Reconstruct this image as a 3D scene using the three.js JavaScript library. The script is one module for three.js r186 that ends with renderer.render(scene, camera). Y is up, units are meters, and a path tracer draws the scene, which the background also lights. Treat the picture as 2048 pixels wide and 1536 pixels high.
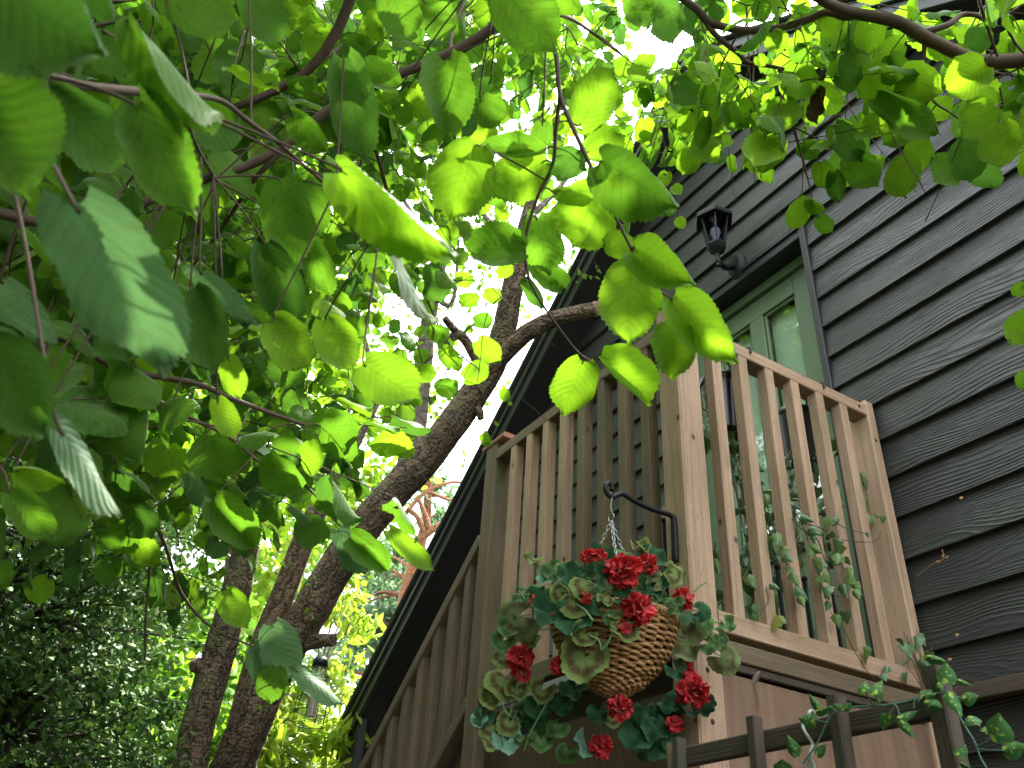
import * as THREE from 'three';
import { mergeGeometries, mergeVertices } from 'three/addons/utils/BufferGeometryUtils.js';

// ---------------------------------------------------------------- camera, sky, sun, exposure
const scene = new THREE.Scene();
const camera = new THREE.PerspectiveCamera(48.076, 4 / 3, 0.03, 600);
camera.position.set(1.70, 1.50, 2.579);
camera.rotation.set(THREE.MathUtils.degToRad(33.8905), THREE.MathUtils.degToRad(60.325), THREE.MathUtils.degToRad(3.9584), 'YXZ');
camera.updateMatrixWorld(true);
camera.focus = 2.5; camera.userData.fStop = 14;
const SUN = new THREE.Vector3(-0.315, 0.868, -0.405).normalize();
{
  const W = 256, H = 128, d = new Float32Array(W * H * 4);
  for (let j = 0; j < H; j++) for (let i = 0; i < W; i++) {
    const el = ((j + 0.5) / H - 0.5) * Math.PI, az = ((i + 0.5) / W - 0.5) * Math.PI * 2;
    const v = new THREE.Vector3(Math.cos(el) * Math.cos(az), Math.sin(el), Math.cos(el) * Math.sin(az));
    const c = Math.max(0, v.dot(SUN)), up = Math.max(0, v.y);
    const cloud = 0.5 + 0.25 * Math.sin(az * 3 + el * 5) * Math.cos(el * 7 - az) + 0.25 * Math.sin(az * 7 - el * 9);
    const b = 1.02 + 0.18 * cloud + 0.55 * Math.pow(c, 6) + 1.2 * Math.pow(c, 60);
    const k = (j * W + i) * 4;
    d[k] = b * (0.97 - 0.05 * up); d[k + 1] = b * (1.0 - 0.02 * up); d[k + 2] = b * 1.05; d[k + 3] = 1;
  }
  const sky = new THREE.DataTexture(d, W, H, THREE.RGBAFormat, THREE.FloatType);
  sky.mapping = THREE.EquirectangularReflectionMapping; sky.magFilter = THREE.LinearFilter; sky.needsUpdate = true;
  scene.background = sky; scene.environment = sky; scene.backgroundIntensity = 1; scene.environmentIntensity = 1;
}
const sun = new THREE.DirectionalLight(new THREE.Color().setRGB(1, 0.95, 0.86), 5);
sun.position.copy(SUN).multiplyScalar(40); sun.castShadow = true; sun.shadow.radius = 1.6;
sun.shadow.mapSize.set(2048, 2048);
Object.assign(sun.shadow.camera, { left: -20, right: 20, top: 20, bottom: -20, near: 1, far: 100 });
scene.add(sun); scene.add(sun.target);
const renderer = new THREE.WebGLRenderer({ antialias: true });
renderer.toneMapping = THREE.LinearToneMapping; renderer.toneMappingExposure = 4.8;
renderer.shadowMap.enabled = true; renderer.setSize(1024, 768);

// ---------------------------------------------------------------- helpers
let seed = 20240517;
const rnd = () => { seed = (seed + 0x6D2B79F5) | 0; let t = Math.imul(seed ^ (seed >>> 15), 1 | seed); t = (t + Math.imul(t ^ (t >>> 7), 61 | t)) ^ t; return ((t ^ (t >>> 14)) >>> 0) / 4294967296; };
const rr = (a, b) => a + (b - a) * rnd();
const gauss = () => (rnd() + rnd() + rnd() + rnd() - 2) * 0.87;
const V = (x, y, z) => new THREE.Vector3(x, y, z);
const hash = (x, y, s) => { let h = Math.imul(x, 374761393) + Math.imul(y, 668265263) + Math.imul(s, 1274126177); h = Math.imul(h ^ (h >>> 13), 1274126177); return ((h ^ (h >>> 16)) >>> 0) / 4294967296; };
function vnoise(x, y, s = 1, px = 0, py = 0) {     // value noise, optional wrap
  const xi = Math.floor(x), yi = Math.floor(y), fx = x - xi, fy = y - yi, u = fx * fx * (3 - 2 * fx), v = fy * fy * (3 - 2 * fy);
  const m = (n, p) => p ? ((n % p) + p) % p : n;
  const a = hash(m(xi, px), m(yi, py), s), b = hash(m(xi + 1, px), m(yi, py), s), c = hash(m(xi, px), m(yi + 1, py), s), e = hash(m(xi + 1, px), m(yi + 1, py), s);
  return a + (b - a) * u + (c - a) * v + (a - b - c + e) * u * v;
}
const fbm = (x, y, s, o, px, py) => { let a = 0, w = 0.5; for (let i = 0; i < o; i++) { a += w * vnoise(x, y, s + i, px, py); x *= 2; y *= 2; px *= 2; py *= 2; w *= 0.5; } return a / (1 - Math.pow(0.5, o)); };
const mix = (a, b, t) => a + (b - a) * t, clamp = (x, a = 0, b = 1) => Math.min(b, Math.max(a, x)), sstep = (a, b, x) => { x = clamp((x - a) / (b - a)); return x * x * (3 - 2 * x); };

const names = {};
function numbered(n) { const k = names[n] = (names[n] ?? -1) + 1; return k ? n + '_' + String(k).padStart(3, '0') : n; }
function tag(o, label, category, group, kind) { if (label) o.userData.label = label; if (category) o.userData.category = category; if (group) o.userData.group = group; if (kind) o.userData.kind = kind; return o; }
function thing(name, label, category, pos = V(0, 0, 0), group, kind) { const o = new THREE.Group(); o.name = numbered(name); o.position.copy(pos); scene.add(o); return tag(o, label, category, group, kind); }
const worldOf = (o) => { const p = V(0, 0, 0); for (let q = o; q && q !== scene; q = q.parent) p.add(q.position); return p; };
function put(parent, name, geo, mat, label) {        // a part, given in world coordinates; groups are never turned
  const m = new THREE.Mesh(geo, mat); m.name = name; m.castShadow = m.receiveShadow = true;
  m.position.sub(worldOf(parent)); parent.add(m); if (label) m.userData.label = label; return m;
}
function sub(parent, name) { const g = new THREE.Group(); g.name = name; parent.add(g); return g; }

// a point of the place from where it shows in the photograph (2048 wide) and how far away it is
const FPX = 768 / Math.tan(THREE.MathUtils.degToRad(48.076 / 2)), CAM = camera.position;
const rayOf = (x, y) => V(x - 1024, 768 - y, -FPX).normalize().applyQuaternion(camera.quaternion);
const at = (x, y, d) => rayOf(x, y).multiplyScalar(d).add(CAM);
const onX = (x, y, X) => { const r = rayOf(x, y); return r.multiplyScalar((X - CAM.x) / r.x).add(CAM); };
const onZ = (x, y, Z) => { const r = rayOf(x, y); return r.multiplyScalar((Z - CAM.z) / r.z).add(CAM); };

// geometry from arrays
function geom(pos, uv, idx, smooth = true) {
  let g = new THREE.BufferGeometry();
  g.setAttribute('position', new THREE.BufferAttribute(new Float32Array(pos), 3));
  g.setAttribute('uv', new THREE.BufferAttribute(new Float32Array(uv), 2));
  g.setIndex(idx); if (!smooth) g = g.toNonIndexed(); g.computeVertexNormals(); return g;
}
// tapered tubes gathered into one mesh
class Tubes {
  constructor() { this.p = []; this.u = []; this.i = []; }
  add(pts, r0, r1, seg = 6, { cap = true, wob = 0, rough = null } = {}) {
    const n = pts.length; let nrm = V(0, 0, 0), len = 0, base = this.p.length / 3; const T = V(0, 0, 0), B = V(0, 0, 0);
    for (let k = 0; k < n; k++) {
      T.copy(pts[Math.min(n - 1, k + 1)]).sub(pts[Math.max(0, k - 1)]).normalize();
      if (!k) { nrm.set(Math.abs(T.y) > 0.9 ? 1 : 0, Math.abs(T.y) > 0.9 ? 0 : 1, 0); } else len += pts[k].distanceTo(pts[k - 1]);
      nrm.addScaledVector(T, -nrm.dot(T)).normalize(); B.crossVectors(T, nrm);
      const f = k / (n - 1), r = typeof r0 === 'function' ? r0(f) : mix(r0, r1, f);
      for (let s = 0; s <= seg; s++) {
        const a = (s % seg) / seg * Math.PI * 2; let q = r * (1 + (wob ? wob * (vnoise(len * 9 + k, (s % seg) * 1.7, 7) - 0.5) : 0));
        if (rough) q = rough(q, a, len, f);
        this.p.push(pts[k].x + q * (Math.cos(a) * nrm.x + Math.sin(a) * B.x), pts[k].y + q * (Math.cos(a) * nrm.y + Math.sin(a) * B.y), pts[k].z + q * (Math.cos(a) * nrm.z + Math.sin(a) * B.z));
        this.u.push(s / seg * Math.max(0.08, 6.283 * r), len);
      }
    }
    for (let k = 0; k < n - 1; k++) for (let s = 0; s < seg; s++) { const a = base + k * (seg + 1) + s, b = a + seg + 1; this.i.push(a, a + 1, b, a + 1, b + 1, b); }
    if (cap) for (const k of [0, n - 1]) {
      const c = this.p.length / 3, q = pts[k], o = base + k * (seg + 1); this.p.push(q.x, q.y, q.z); this.u.push(0, k ? len : 0);
      for (let s = 0; s < seg; s++) k ? this.i.push(c, o + s, o + s + 1) : this.i.push(c, o + s + 1, o + s);
    }
    return this;
  }
  build() {
    const g = geom(this.p, this.u, this.i); return g;
  }
}
const spline = (pts, n, tension = 0.5) => new THREE.CatmullRomCurve3(pts, false, 'centripetal', tension).getPoints(n);
const tube = (pts, r0, r1, seg, o) => new Tubes().add(pts, r0, r1, seg, o).build();

// a sawn length of timber with chamfered edges: grain and v run along it, uv in metres
function timber(p0, p1, w, d, xdir = null, ch = 0.003) {
  const L = p0.distanceTo(p1), T = p1.clone().sub(p0).normalize();
  const X = (xdir ?? (Math.abs(T.y) > 0.9 ? V(1, 0, 0) : V(0, 1, 0))).clone(); X.addScaledVector(T, -X.dot(T)).normalize();
  const Z = V(0, 0, 0).crossVectors(X, T).normalize();
  const a = w / 2, b = d / 2, ring = [[a, -b + ch], [a, b - ch], [a - ch, b], [-a + ch, b], [-a, b - ch], [-a, -b + ch], [-a + ch, -b], [a - ch, -b]];
  const pos = [], uv = [], idx = [], u0 = rnd() * 3, v0 = rnd() * 3; let per = 0;
  const P = (x, y, z) => { const q = p0.clone().addScaledVector(X, x).addScaledVector(T, y).addScaledVector(Z, z); pos.push(q.x, q.y, q.z); return pos.length / 3 - 1; };
  for (let k = 0; k < 8; k++) {
    const [x0, z0] = ring[k], [x1, z1] = ring[(k + 1) % 8], s = Math.hypot(x1 - x0, z1 - z0);
    const A = P(x0, 0, z0), B = P(x1, 0, z1), C = P(x1, L, z1), D = P(x0, L, z0);
    uv.push(u0 + per, v0, u0 + per + s, v0, u0 + per + s, v0 + L, u0 + per, v0 + L); per += s;
    idx.push(A, C, B, A, D, C);
  }
  for (const e of [0, L]) {
    const c = P(0, e, 0); uv.push(u0, v0); const o = [];
    for (const [x, z] of ring) { o.push(P(x, e, z)); uv.push(u0 + x, v0 + z * 0.2); }
    for (let k = 0; k < 8; k++) e ? idx.push(c, o[(k + 1) % 8], o[k]) : idx.push(c, o[k], o[(k + 1) % 8]);
  }
  const g = geom(pos, uv, idx, false);
  return g;
}
const boxT = (x0, x1, y0, y1, z0, z1, ch = 0.003) => {                 // timber from its extents, grain along the longest side
  const s = [x1 - x0, y1 - y0, z1 - z0], m = s.indexOf(Math.max(...s)), c = V((x0 + x1) / 2, (y0 + y1) / 2, (z0 + z1) / 2);
  if (m === 0) return timber(V(x0, c.y, c.z), V(x1, c.y, c.z), s[1], s[2], V(0, 1, 0), ch);
  if (m === 1) return timber(V(c.x, y0, c.z), V(c.x, y1, c.z), s[0], s[2], V(1, 0, 0), ch);
  return timber(V(c.x, c.y, z0), V(c.x, c.y, z1), s[0], s[1], V(1, 0, 0), ch);
};
// a flat outline in x,y pushed along z, uv in metres
function prism(outline, z0, z1, bevel = 0) {
  const s = new THREE.Shape(outline.map(([x, y]) => new THREE.Vector2(x, y)));
  const g = new THREE.ExtrudeGeometry(s, { depth: z1 - z0 - 2 * bevel, bevelEnabled: bevel > 0, bevelSize: bevel, bevelThickness: bevel, bevelOffset: -bevel, bevelSegments: 1, curveSegments: 10 });
  g.translate(0, 0, z0 + bevel); return g;
}

// ---------------------------------------------------------------- textures and materials
function tex(W, H, fn, { srgb = false, repeat = [1, 1] } = {}) {
  const d = new Uint8Array(W * H * 4);
  for (let j = 0; j < H; j++) for (let i = 0; i < W; i++) { const c = fn(i / W, j / H), k = (j * W + i) * 4; d[k] = clamp(c[0]) * 255; d[k + 1] = clamp(c[1]) * 255; d[k + 2] = clamp(c[2]) * 255; d[k + 3] = 255; }
  const t = new THREE.DataTexture(d, W, H, THREE.RGBAFormat); t.wrapS = t.wrapT = THREE.RepeatWrapping; t.magFilter = THREE.LinearFilter; t.minFilter = THREE.LinearMipmapLinearFilter;
  if (srgb) t.colorSpace = THREE.SRGBColorSpace; t.repeat.set(...repeat); t.needsUpdate = true; return t;
}
const lin = (r, g, b) => new THREE.Color().setRGB(r, g, b);
const toS = (x) => x <= 0.0031308 ? 12.92 * x : 1.055 * Math.pow(x, 1 / 2.4) - 0.055;
const S3 = (c, k = 1) => [toS(clamp(c[0] * k)), toS(clamp(c[1] * k)), toS(clamp(c[2] * k))];
const mix3 = (a, b, t) => [mix(a[0], b[0], t), mix(a[1], b[1], t), mix(a[2], b[2], t)];
const std = (o) => new THREE.MeshPhysicalMaterial({ roughness: 0.8, ...o });

// cladding: embossed cedar grain, running along u. height and a little wear
const cladH = (u, v) => {
  const w = 0.55 * fbm(u * 3, v * 4, 11, 3, 3, 4) + 0.04 * fbm(u * 14, v * 20, 31, 2, 14, 20);
  const k = (v * 3 + w * 1.1) * 21;
  const ridge = Math.pow(0.5 + 0.5 * Math.sin(k * 6.283), 3), mask = sstep(0.28, 0.62, fbm(u * 4, v * 7, 51, 3, 4, 7));
  return 0.35 + 0.6 * ridge * (0.25 + 0.75 * mask) - 0.25 * Math.pow(vnoise(u * 60, v * 160, 71, 60, 160), 3);
};
const cladBump = tex(2048, 1024, (u, v) => { const h = cladH(u, v); return [h, h, h]; });
const cladMap = tex(1024, 512, (u, v) => { const n = fbm(u * 6, v * 6, 81, 4, 6, 6), s = fbm(u * 3, v * 12, 91, 3, 3, 12), h = cladH(u, v), d = Math.pow(vnoise(u * 220, v * 110, 95, 220, 110), 12); const k = 0.78 + 0.3 * n + 0.12 * h; return S3(mix3([0.033 * k, 0.034 * k, 0.033 * k], [0.032, 0.04, 0.028], 0.4 * sstep(0.5, 0.8, s)), 1 + 0.5 * d); }, { srgb: true });
const cladUV = (t, ru, rv) => { const c = t.clone(); c.repeat.set(ru, rv); c.needsUpdate = true; return c; };
const M = {};
M.clad = std({ map: cladUV(cladMap, 1 / 2.4, 1 / 0.8), bumpMap: cladUV(cladBump, 1 / 2.4, 1 / 0.8), bumpScale: 0.0048, roughness: 0.46, specularIntensity: 0.85 });
M.black = std({ color: lin(0.013, 0.014, 0.014), roughness: 0.55 });
M.barge = std({ color: lin(0.018, 0.022, 0.02), map: tex(256, 256, (u, v) => { const n = fbm(u * 8, v * 4, 5, 4, 8, 4); const k = 0.6 + 0.7 * n; return [k, k * 1.0, k * 0.96]; }), roughness: 0.5 });
M.soffit = std({ color: lin(0.010, 0.010, 0.0105), roughness: 0.75 });
M.slate = std({ color: lin(0.025, 0.028, 0.026), roughness: 0.85, map: tex(128, 128, (u, v) => { const n = fbm(u * 8, v * 8, 15, 4, 8, 8); return mix3([0.75, 0.8, 0.75], [0.7, 1, 0.5], sstep(0.5, 0.7, n) * 0.6); }) });

// hardwood: grain along v, metres
const woodTex = (A, B, sp, s) => tex(512, 1024, (u, v) => {
  const w = fbm(u * 4, v * 2, s, 3, 4, 2), g = vnoise(u * 70 + w * 6, v * 5, s + 3, 0, 5), f = vnoise(u * 220, v * 26, s + 4, 220, 26), m = fbm(u * 3, v * 5, s + 5, 4, 3, 5), p = Math.pow(vnoise(u * 150, v * 50, s + 8, 150, 50), 9);
  let c = mix3(A, B, clamp(0.55 * g + 0.25 * f + 0.5 * (w - 0.4)));
  c = mix3(c, sp, sstep(0.5, 0.74, m) * 0.75);
  for (let q = 0; q < 2; q++) { const kx = hash(q, 1, s) * 0.9 + 0.05, ky = hash(q, 2, s) * 0.9 + 0.05, d = Math.hypot((u - kx) * 0.25 / 0.008, (v - ky) * 0.9 / 0.012); if (d < 3) c = mix3(c, [0.06, 0.035, 0.02], (1 - sstep(0.6, 1.1, d)) * 0.8 + 0.22 * (1 - sstep(1, 3, d)) * (0.5 + 0.5 * Math.cos(d * 9))); }
  return S3(c, (1 - 0.5 * p) * (0.78 + 0.44 * fbm(u * 2, v * 3, s + 9, 4, 2, 3)));
}, { srgb: true, repeat: [1 / 0.25, 1 / 0.9] });
const woodBump = tex(512, 512, (u, v) => { const g = 0.6 * vnoise(u * 90, v * 4, 41, 90, 4) + 0.4 * vnoise(u * 200, v * 14, 43, 200, 14); return [g, g, g]; }, { repeat: [1 / 0.2, 1 / 0.7] });
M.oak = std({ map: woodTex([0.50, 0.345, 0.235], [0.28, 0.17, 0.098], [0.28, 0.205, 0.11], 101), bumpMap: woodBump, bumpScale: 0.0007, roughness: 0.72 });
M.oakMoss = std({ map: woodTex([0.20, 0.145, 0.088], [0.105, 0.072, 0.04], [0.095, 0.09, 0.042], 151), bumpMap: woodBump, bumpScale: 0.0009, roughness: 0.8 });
M.redwood = std({ map: woodTex([0.36, 0.17, 0.10], [0.27, 0.12, 0.065], [0.22, 0.12, 0.07], 171), bumpMap: woodBump, bumpScale: 0.0006, roughness: 0.75 });
M.brown = std({ map: woodTex([0.085, 0.062, 0.042], [0.05, 0.036, 0.024], [0.045, 0.045, 0.026], 191), bumpMap: woodBump, bumpScale: 0.0012, roughness: 0.85 });
M.palePost = std({ map: woodTex([0.34, 0.27, 0.15], [0.16, 0.115, 0.06], [0.09, 0.075, 0.04], 211), bumpMap: woodBump, bumpScale: 0.002, roughness: 0.9 });
M.ply = std({ map: tex(1024, 1024, (u, v) => {
  const w = fbm(u * 3, v * 3, 221, 4, 3, 3), g = 0.6 * vnoise(u * 5 + w, v * 60 + w * 4, 223) + 0.4 * fbm(u * 14, v * 40, 225, 3, 14, 40), st = sstep(0.42, 0.8, fbm(u * 2.5, v * 5, 227, 4, 0, 5));
  return S3(mix3(mix3([0.26, 0.163, 0.10], [0.145, 0.085, 0.05], g), [0.09, 0.05, 0.033], st * 0.9));
}, { srgb: true, repeat: [1, 1] }), bumpMap: woodBump, bumpScale: 0.0006, roughness: 0.8 });
M.sage = std({ color: lin(0.10, 0.16, 0.08), roughness: 0.5, map: tex(128, 128, (u, v) => { const k = 0.86 + 0.2 * fbm(u * 6, v * 6, 231, 4, 6, 6); return [k, k, k]; }) });
M.blind = std({ color: lin(0.34, 0.41, 0.33), roughness: 0.9 });
M.glass = std({ color: lin(0.96, 1, 0.97), transmission: 1, thickness: 0, roughness: 0.03, ior: 1.65 });
M.smoke = std({ color: lin(0.4, 0.43, 0.5), transmission: 1, thickness: 0, roughness: 0.05, ior: 1.25 });
M.blackMetal = std({ color: lin(0.011, 0.011, 0.012), roughness: 0.55, specularIntensity: 0.5 });
M.plastic = std({ color: lin(0.02, 0.021, 0.023), roughness: 0.28 });
M.steel = std({ color: lin(0.55, 0.55, 0.55), roughness: 0.32, metalness: 1 });
M.greyMetal = std({ color: lin(0.3, 0.3, 0.31), roughness: 0.45, metalness: 0.4 });
M.bulb = std({ color: lin(0.85, 0.85, 0.82), roughness: 0.3 });
M.soil = std({ color: lin(0.03, 0.022, 0.015), roughness: 1 });
M.cable = std({ color: lin(0.42, 0.47, 0.37), roughness: 0.5 });
M.driedLeaf = std({ color: lin(0.34, 0.20, 0.07), roughness: 0.8 });
M.deadBrown = std({ color: lin(0.10, 0.055, 0.028), roughness: 0.9 });
// bark: plates split by dark cracks, grey-green lichen patches
const barkTex = (W, H, nx, ny, s, A, B, L, lich) => {
  const cell = (u, v) => { const x = u * nx, y = v * ny, xi = Math.floor(x), yi = Math.floor(y); let d1 = 9, d2 = 9, id = 0; for (let j = -1; j < 2; j++) for (let i = -1; i < 2; i++) { const a = ((xi + i) % nx + nx) % nx, b = ((yi + j) % ny + ny) % ny, px = xi + i + hash(a, b, s), py = yi + j + hash(a, b, s + 1), d = Math.hypot(px - x, py - y); if (d < d1) { d2 = d1; d1 = d; id = hash(a, b, s + 2); } else if (d < d2) d2 = d; } return [d2 - d1, id]; };
  const h = (u, v) => { const w = 0.05 * (fbm(u * 8, v * 8, s + 5, 3, 8, 8) - 0.5), [e, id] = cell(u + w, v + w * 0.7); return [sstep(0.02, 0.3, e) * (0.55 + 0.45 * id) * (0.7 + 0.3 * fbm(u * 40, v * 30, s + 6, 2, 40, 30)), id]; };
  return [tex(W, H, (u, v) => { const [k, id] = h(u, v), n = fbm(u * 5, v * 5, s + 7, 4, 5, 5), f = fbm(u * 60, v * 60, s + 9, 2, 60, 60); let c = mix3(B, A, k * (0.5 + 0.6 * id)); c = mix3(c, L, sstep(lich, lich + 0.2, n) * 0.6); return S3(c, 0.75 + 0.5 * f); }, { srgb: true }), tex(W, H, (u, v) => { const [k] = h(u, v); return [k, k, k]; })];
};
{
  // flaking bark of the leaning tree: small upright plates between ragged fissures
  const bh = (u, v) => {
    const w = 0.09 * (fbm(u * 6, v * 6, 305, 3, 6, 6) - 0.5), x = u + w, y = v + 0.6 * w;
    const r = 1 - Math.abs(2 * fbm(x * 16, y * 7, 311, 3, 16, 7) - 1), q = 1 - Math.abs(2 * fbm(x * 22, y * 30, 317, 2, 22, 30) - 1), f = fbm(u * 90, v * 70, 321, 2, 90, 70);
    return clamp(1 - 0.75 * Math.pow(r, 5) - 0.45 * Math.pow(q, 7) - 0.35 * (0.7 - f) - 0.3 * (0.6 - fbm(u * 9, v * 9, 327, 2, 9, 9)));
  };
  const m = tex(512, 1024, (u, v) => { const h = bh(u, v), n = fbm(u * 5, v * 5, 331, 4, 5, 5), f = fbm(u * 70, v * 60, 335, 2, 70, 60); let c = mix3([0.04, 0.027, 0.018], [0.215, 0.142, 0.09], h); c = mix3(c, [0.15, 0.16, 0.085], sstep(0.52, 0.72, n) * 0.55 * h); return S3(c, 0.7 + 0.6 * f); }, { srgb: true }), b = tex(512, 1024, (u, v) => { const h = bh(u, v); return [h, h, h]; });
  for (const t of [m, b]) t.repeat.set(1 / 0.5, 1 / 0.6);
  M.bark = std({ map: m, bumpMap: b, bumpScale: 0.016, roughness: 0.9 });
  const [m2, b2] = barkTex(256, 256, 6, 9, 331, [0.30, 0.26, 0.22], [0.13, 0.11, 0.09], [0.2, 0.21, 0.13], 0.55);
  for (const t of [m2, b2]) t.repeat.set(1 / 0.4, 1 / 0.6);
  M.paleBark = std({ map: m2, bumpMap: b2, bumpScale: 0.004, roughness: 0.9 });
  const [m3, b3] = barkTex(256, 256, 6, 10, 351, [0.42, 0.17, 0.08], [0.2, 0.085, 0.05], [0.25, 0.14, 0.08], 0.6);
  for (const t of [m3, b3]) t.repeat.set(1 / 0.5, 1 / 0.7);
  M.pineBark = std({ map: m3, bumpMap: b3, bumpScale: 0.006, roughness: 0.85 });
}
M.twig = std({ color: lin(0.085, 0.055, 0.035), roughness: 0.8, map: tex(64, 256, (u, v) => { const k = 0.65 + 0.6 * fbm(u * 8, v * 20, 371, 3, 8, 20); return [k, k * 0.97, k * 0.93]; }, { repeat: [8, 4] }) });
M.darkTwig = std({ color: lin(0.04, 0.03, 0.02), roughness: 0.85 });
M.vine = std({ color: lin(0.10, 0.075, 0.04), roughness: 0.8 });
M.greenStem = std({ color: lin(0.14, 0.27, 0.10), roughness: 0.6 });
M.tealStem = std({ color: lin(0.09, 0.2, 0.14), roughness: 0.5 });

// leaf blades: u across (midrib at 0.5), v from base to tip
function veinMap(s, pairs, dark, blot, nv = 1) {
  return tex(256, 256, (u, v) => {
    const x = Math.abs(u - 0.5) * 2, side = u < 0.5 ? 0 : 0.35;
    const t = (v - x * 0.26 - 0.05 * x * x - 0.05 * side) * pairs * 1.25, e = Math.abs(t - Math.round(t)), lat = (1 - sstep(0.015, 0.06 + 0.05 * x, e)) * (1 - 0.5 * x), mid = 1 - sstep(0.012, 0.04, x);
    const ter = 1 - sstep(0.05, 0.16, Math.abs(((x * 13 + fbm(u * 9, v * 9, s, 2, 9, 9) * 1.5) % 1) - 0.5));
    const n = fbm(u * 4, v * 4, s + 3, 4, 4, 4), f = fbm(u * 24, v * 24, s + 6, 2, 24, 24), hole = sstep(0.72, 0.78, fbm(u * 7, v * 7, s + 9, 3, 7, 7));
    let k = 0.82 + 0.26 * n + 0.1 * (f - 0.5) - dark * lat * 0.9 - 0.03 * ter * nv; k = mix(k, k * 0.8, mid * 0.6);
    return mix3([k, k, k], [k * 1.05, k * 0.72, k * 0.5], hole * blot);
  });
}
const veinBump = tex(256, 256, (u, v) => { const x = Math.abs(u - 0.5) * 2, t = (v - x * 0.26 - 0.05 * x * x - 0.05 * (u < 0.5 ? 0 : 0.35)) * 7 * 1.25, e = Math.abs(t - Math.round(t)); const h = sstep(0, 0.5, e) * (0.5 + 0.4 * sstep(0, 0.2, x)) + 0.25 * vnoise(u * 26, v * 26, 5, 26, 26) + 0.15 * vnoise(u * 60, v * 60, 6, 60, 60); return [h, h, h]; });
const veinA = veinMap(401, 7, 0.24, 0.45), veinB = veinMap(431, 7, 0.28, 0.8);
const leafM = (c, o = {}) => std({ color: lin(...c), map: veinA, bumpMap: veinBump, bumpScale: 0.0003, roughness: 0.95, transmission: 0.62, thickness: 0, clearcoat: 0.1, clearcoatRoughness: 0.42, specularIntensity: 0.22, ...o });
M.leafFresh = leafM([0.18, 0.365, 0.012]);
M.leafYellow = leafM([0.215, 0.42, 0.014], { transmission: 0.66 });
M.leafMid = leafM([0.1, 0.24, 0.012], { map: veinB });
M.leafDark = leafM([0.07, 0.18, 0.016], { transmission: 0.55, map: veinB });
M.leafTeal = leafM([0.09, 0.2, 0.06], { transmission: 0.42, clearcoat: 0.4, clearcoatRoughness: 0.36, bumpScale: 0.0008, specularIntensity: 0.5 });
const HAZEL = [M.leafFresh, M.leafFresh, M.leafMid, M.leafMid, M.leafYellow, M.leafDark];
// ---------------------------------------------------------------- leaf blades (length 1 along +y, base at 0, face +z)
function interp(tab, t) { for (let k = 1; k < tab.length; k++) if (t <= tab[k][0]) { const [a, b] = tab[k - 1], [c, d] = tab[k]; return mix(b, d, (t - a) / (c - a)); } return tab[tab.length - 1][1]; }
const HAZ = [[0, 0.17], [0.05, 0.30], [0.12, 0.375], [0.25, 0.45], [0.42, 0.485], [0.58, 0.475], [0.70, 0.425], [0.79, 0.35], [0.86, 0.24], [0.905, 0.12], [0.945, 0.045], [1, 0]];
const OVAL = [[0, 0.03], [0.12, 0.2], [0.3, 0.3], [0.5, 0.31], [0.7, 0.25], [0.86, 0.13], [1, 0]];
const LONG = [[0, 0.02], [0.15, 0.12], [0.4, 0.18], [0.65, 0.155], [0.85, 0.08], [1, 0]];
const HEART = [[0, 0.16], [0.06, 0.36], [0.16, 0.44], [0.32, 0.44], [0.55, 0.34], [0.75, 0.19], [0.9, 0.07], [1, 0]];
const IVY = [[0, 0.16], [0.08, 0.33], [0.2, 0.42], [0.3, 0.33], [0.38, 0.36], [0.55, 0.23], [0.8, 0.1], [1, 0]];
function blade({ prof = HAZ, nl = 20, nw = 4, serr = 0, cord = 0.07, fold = 0.1, bend = 0.15, curl = 0, pleat = 0, wave = 0, s = 1, holes = 0 }) {
  const pos = [], uv = [], idx = [];
  for (let i = 0; i <= nl; i++) for (let j = -nw; j <= nw; j++) {
    const t = i / nl, x = j / nw, ax = Math.abs(x), side = j < 0 ? 3 : 0; let w = interp(prof, t) * (1 + 0.2 * (vnoise(t * 3, side, s) - 0.5));
    let y = t; const edge = ax > 0.99 ? 1 : 0;
    if (edge && i > 0 && i < nl) { w += serr * ((i % 2 ? 1 : -1) * 0.6 + 3.2 * (vnoise(t * 8, side + 5, s) - 0.5)); y += serr * (i % 2 ? 0.9 : 0); }
    y -= cord * ax * ax * Math.pow(1 - t, 5);
    const px = x * w; let z = -fold * ax * ax * w * 2 - bend * t * t + wave * (vnoise(t * 3.1 + s, x * 1.6 + s, s + 2) - 0.5) * (0.4 + ax);
    z += pleat * Math.cos((t - ax * 0.26) * 7 * 1.25 * 6.283) * Math.min(1, ax * 4) * Math.sin(Math.PI * Math.min(1, t * 1.02));
    const c = curl * t; pos.push(px * Math.cos(c) + z * Math.sin(c), y, z * Math.cos(c) - px * Math.sin(c)); uv.push(0.5 + x * 0.5, t);
  }
  const n = 2 * nw + 1;
  for (let i = 0; i < nl; i++) for (let j = 0; j < n - 1; j++) { const a = i * n + j; if (holes && j > 0 && j < n - 2 && hash(i, j, s) < holes) continue; idx.push(a, a + 1, a + n, a + 1, a + n + 1, a + n); }
  return geom(pos, uv, idx);
}
const heroBlades = [[0.08, 0.10, 0.10], [0.22, 0.18, 0.2], [0.35, 0.05, 0.25], [0.12, 0.32, 0.3], [0.55, 0.2, 0.2], [0.05, 0.02, 0.12]].map(([fold, bend, wave], k) => blade({ nl: 36, nw: 6, serr: 0.021, fold, bend, wave, pleat: 0.0005, curl: (k % 3 - 1) * 0.35, s: 21 + k, cord: 0.09 }));
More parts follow.
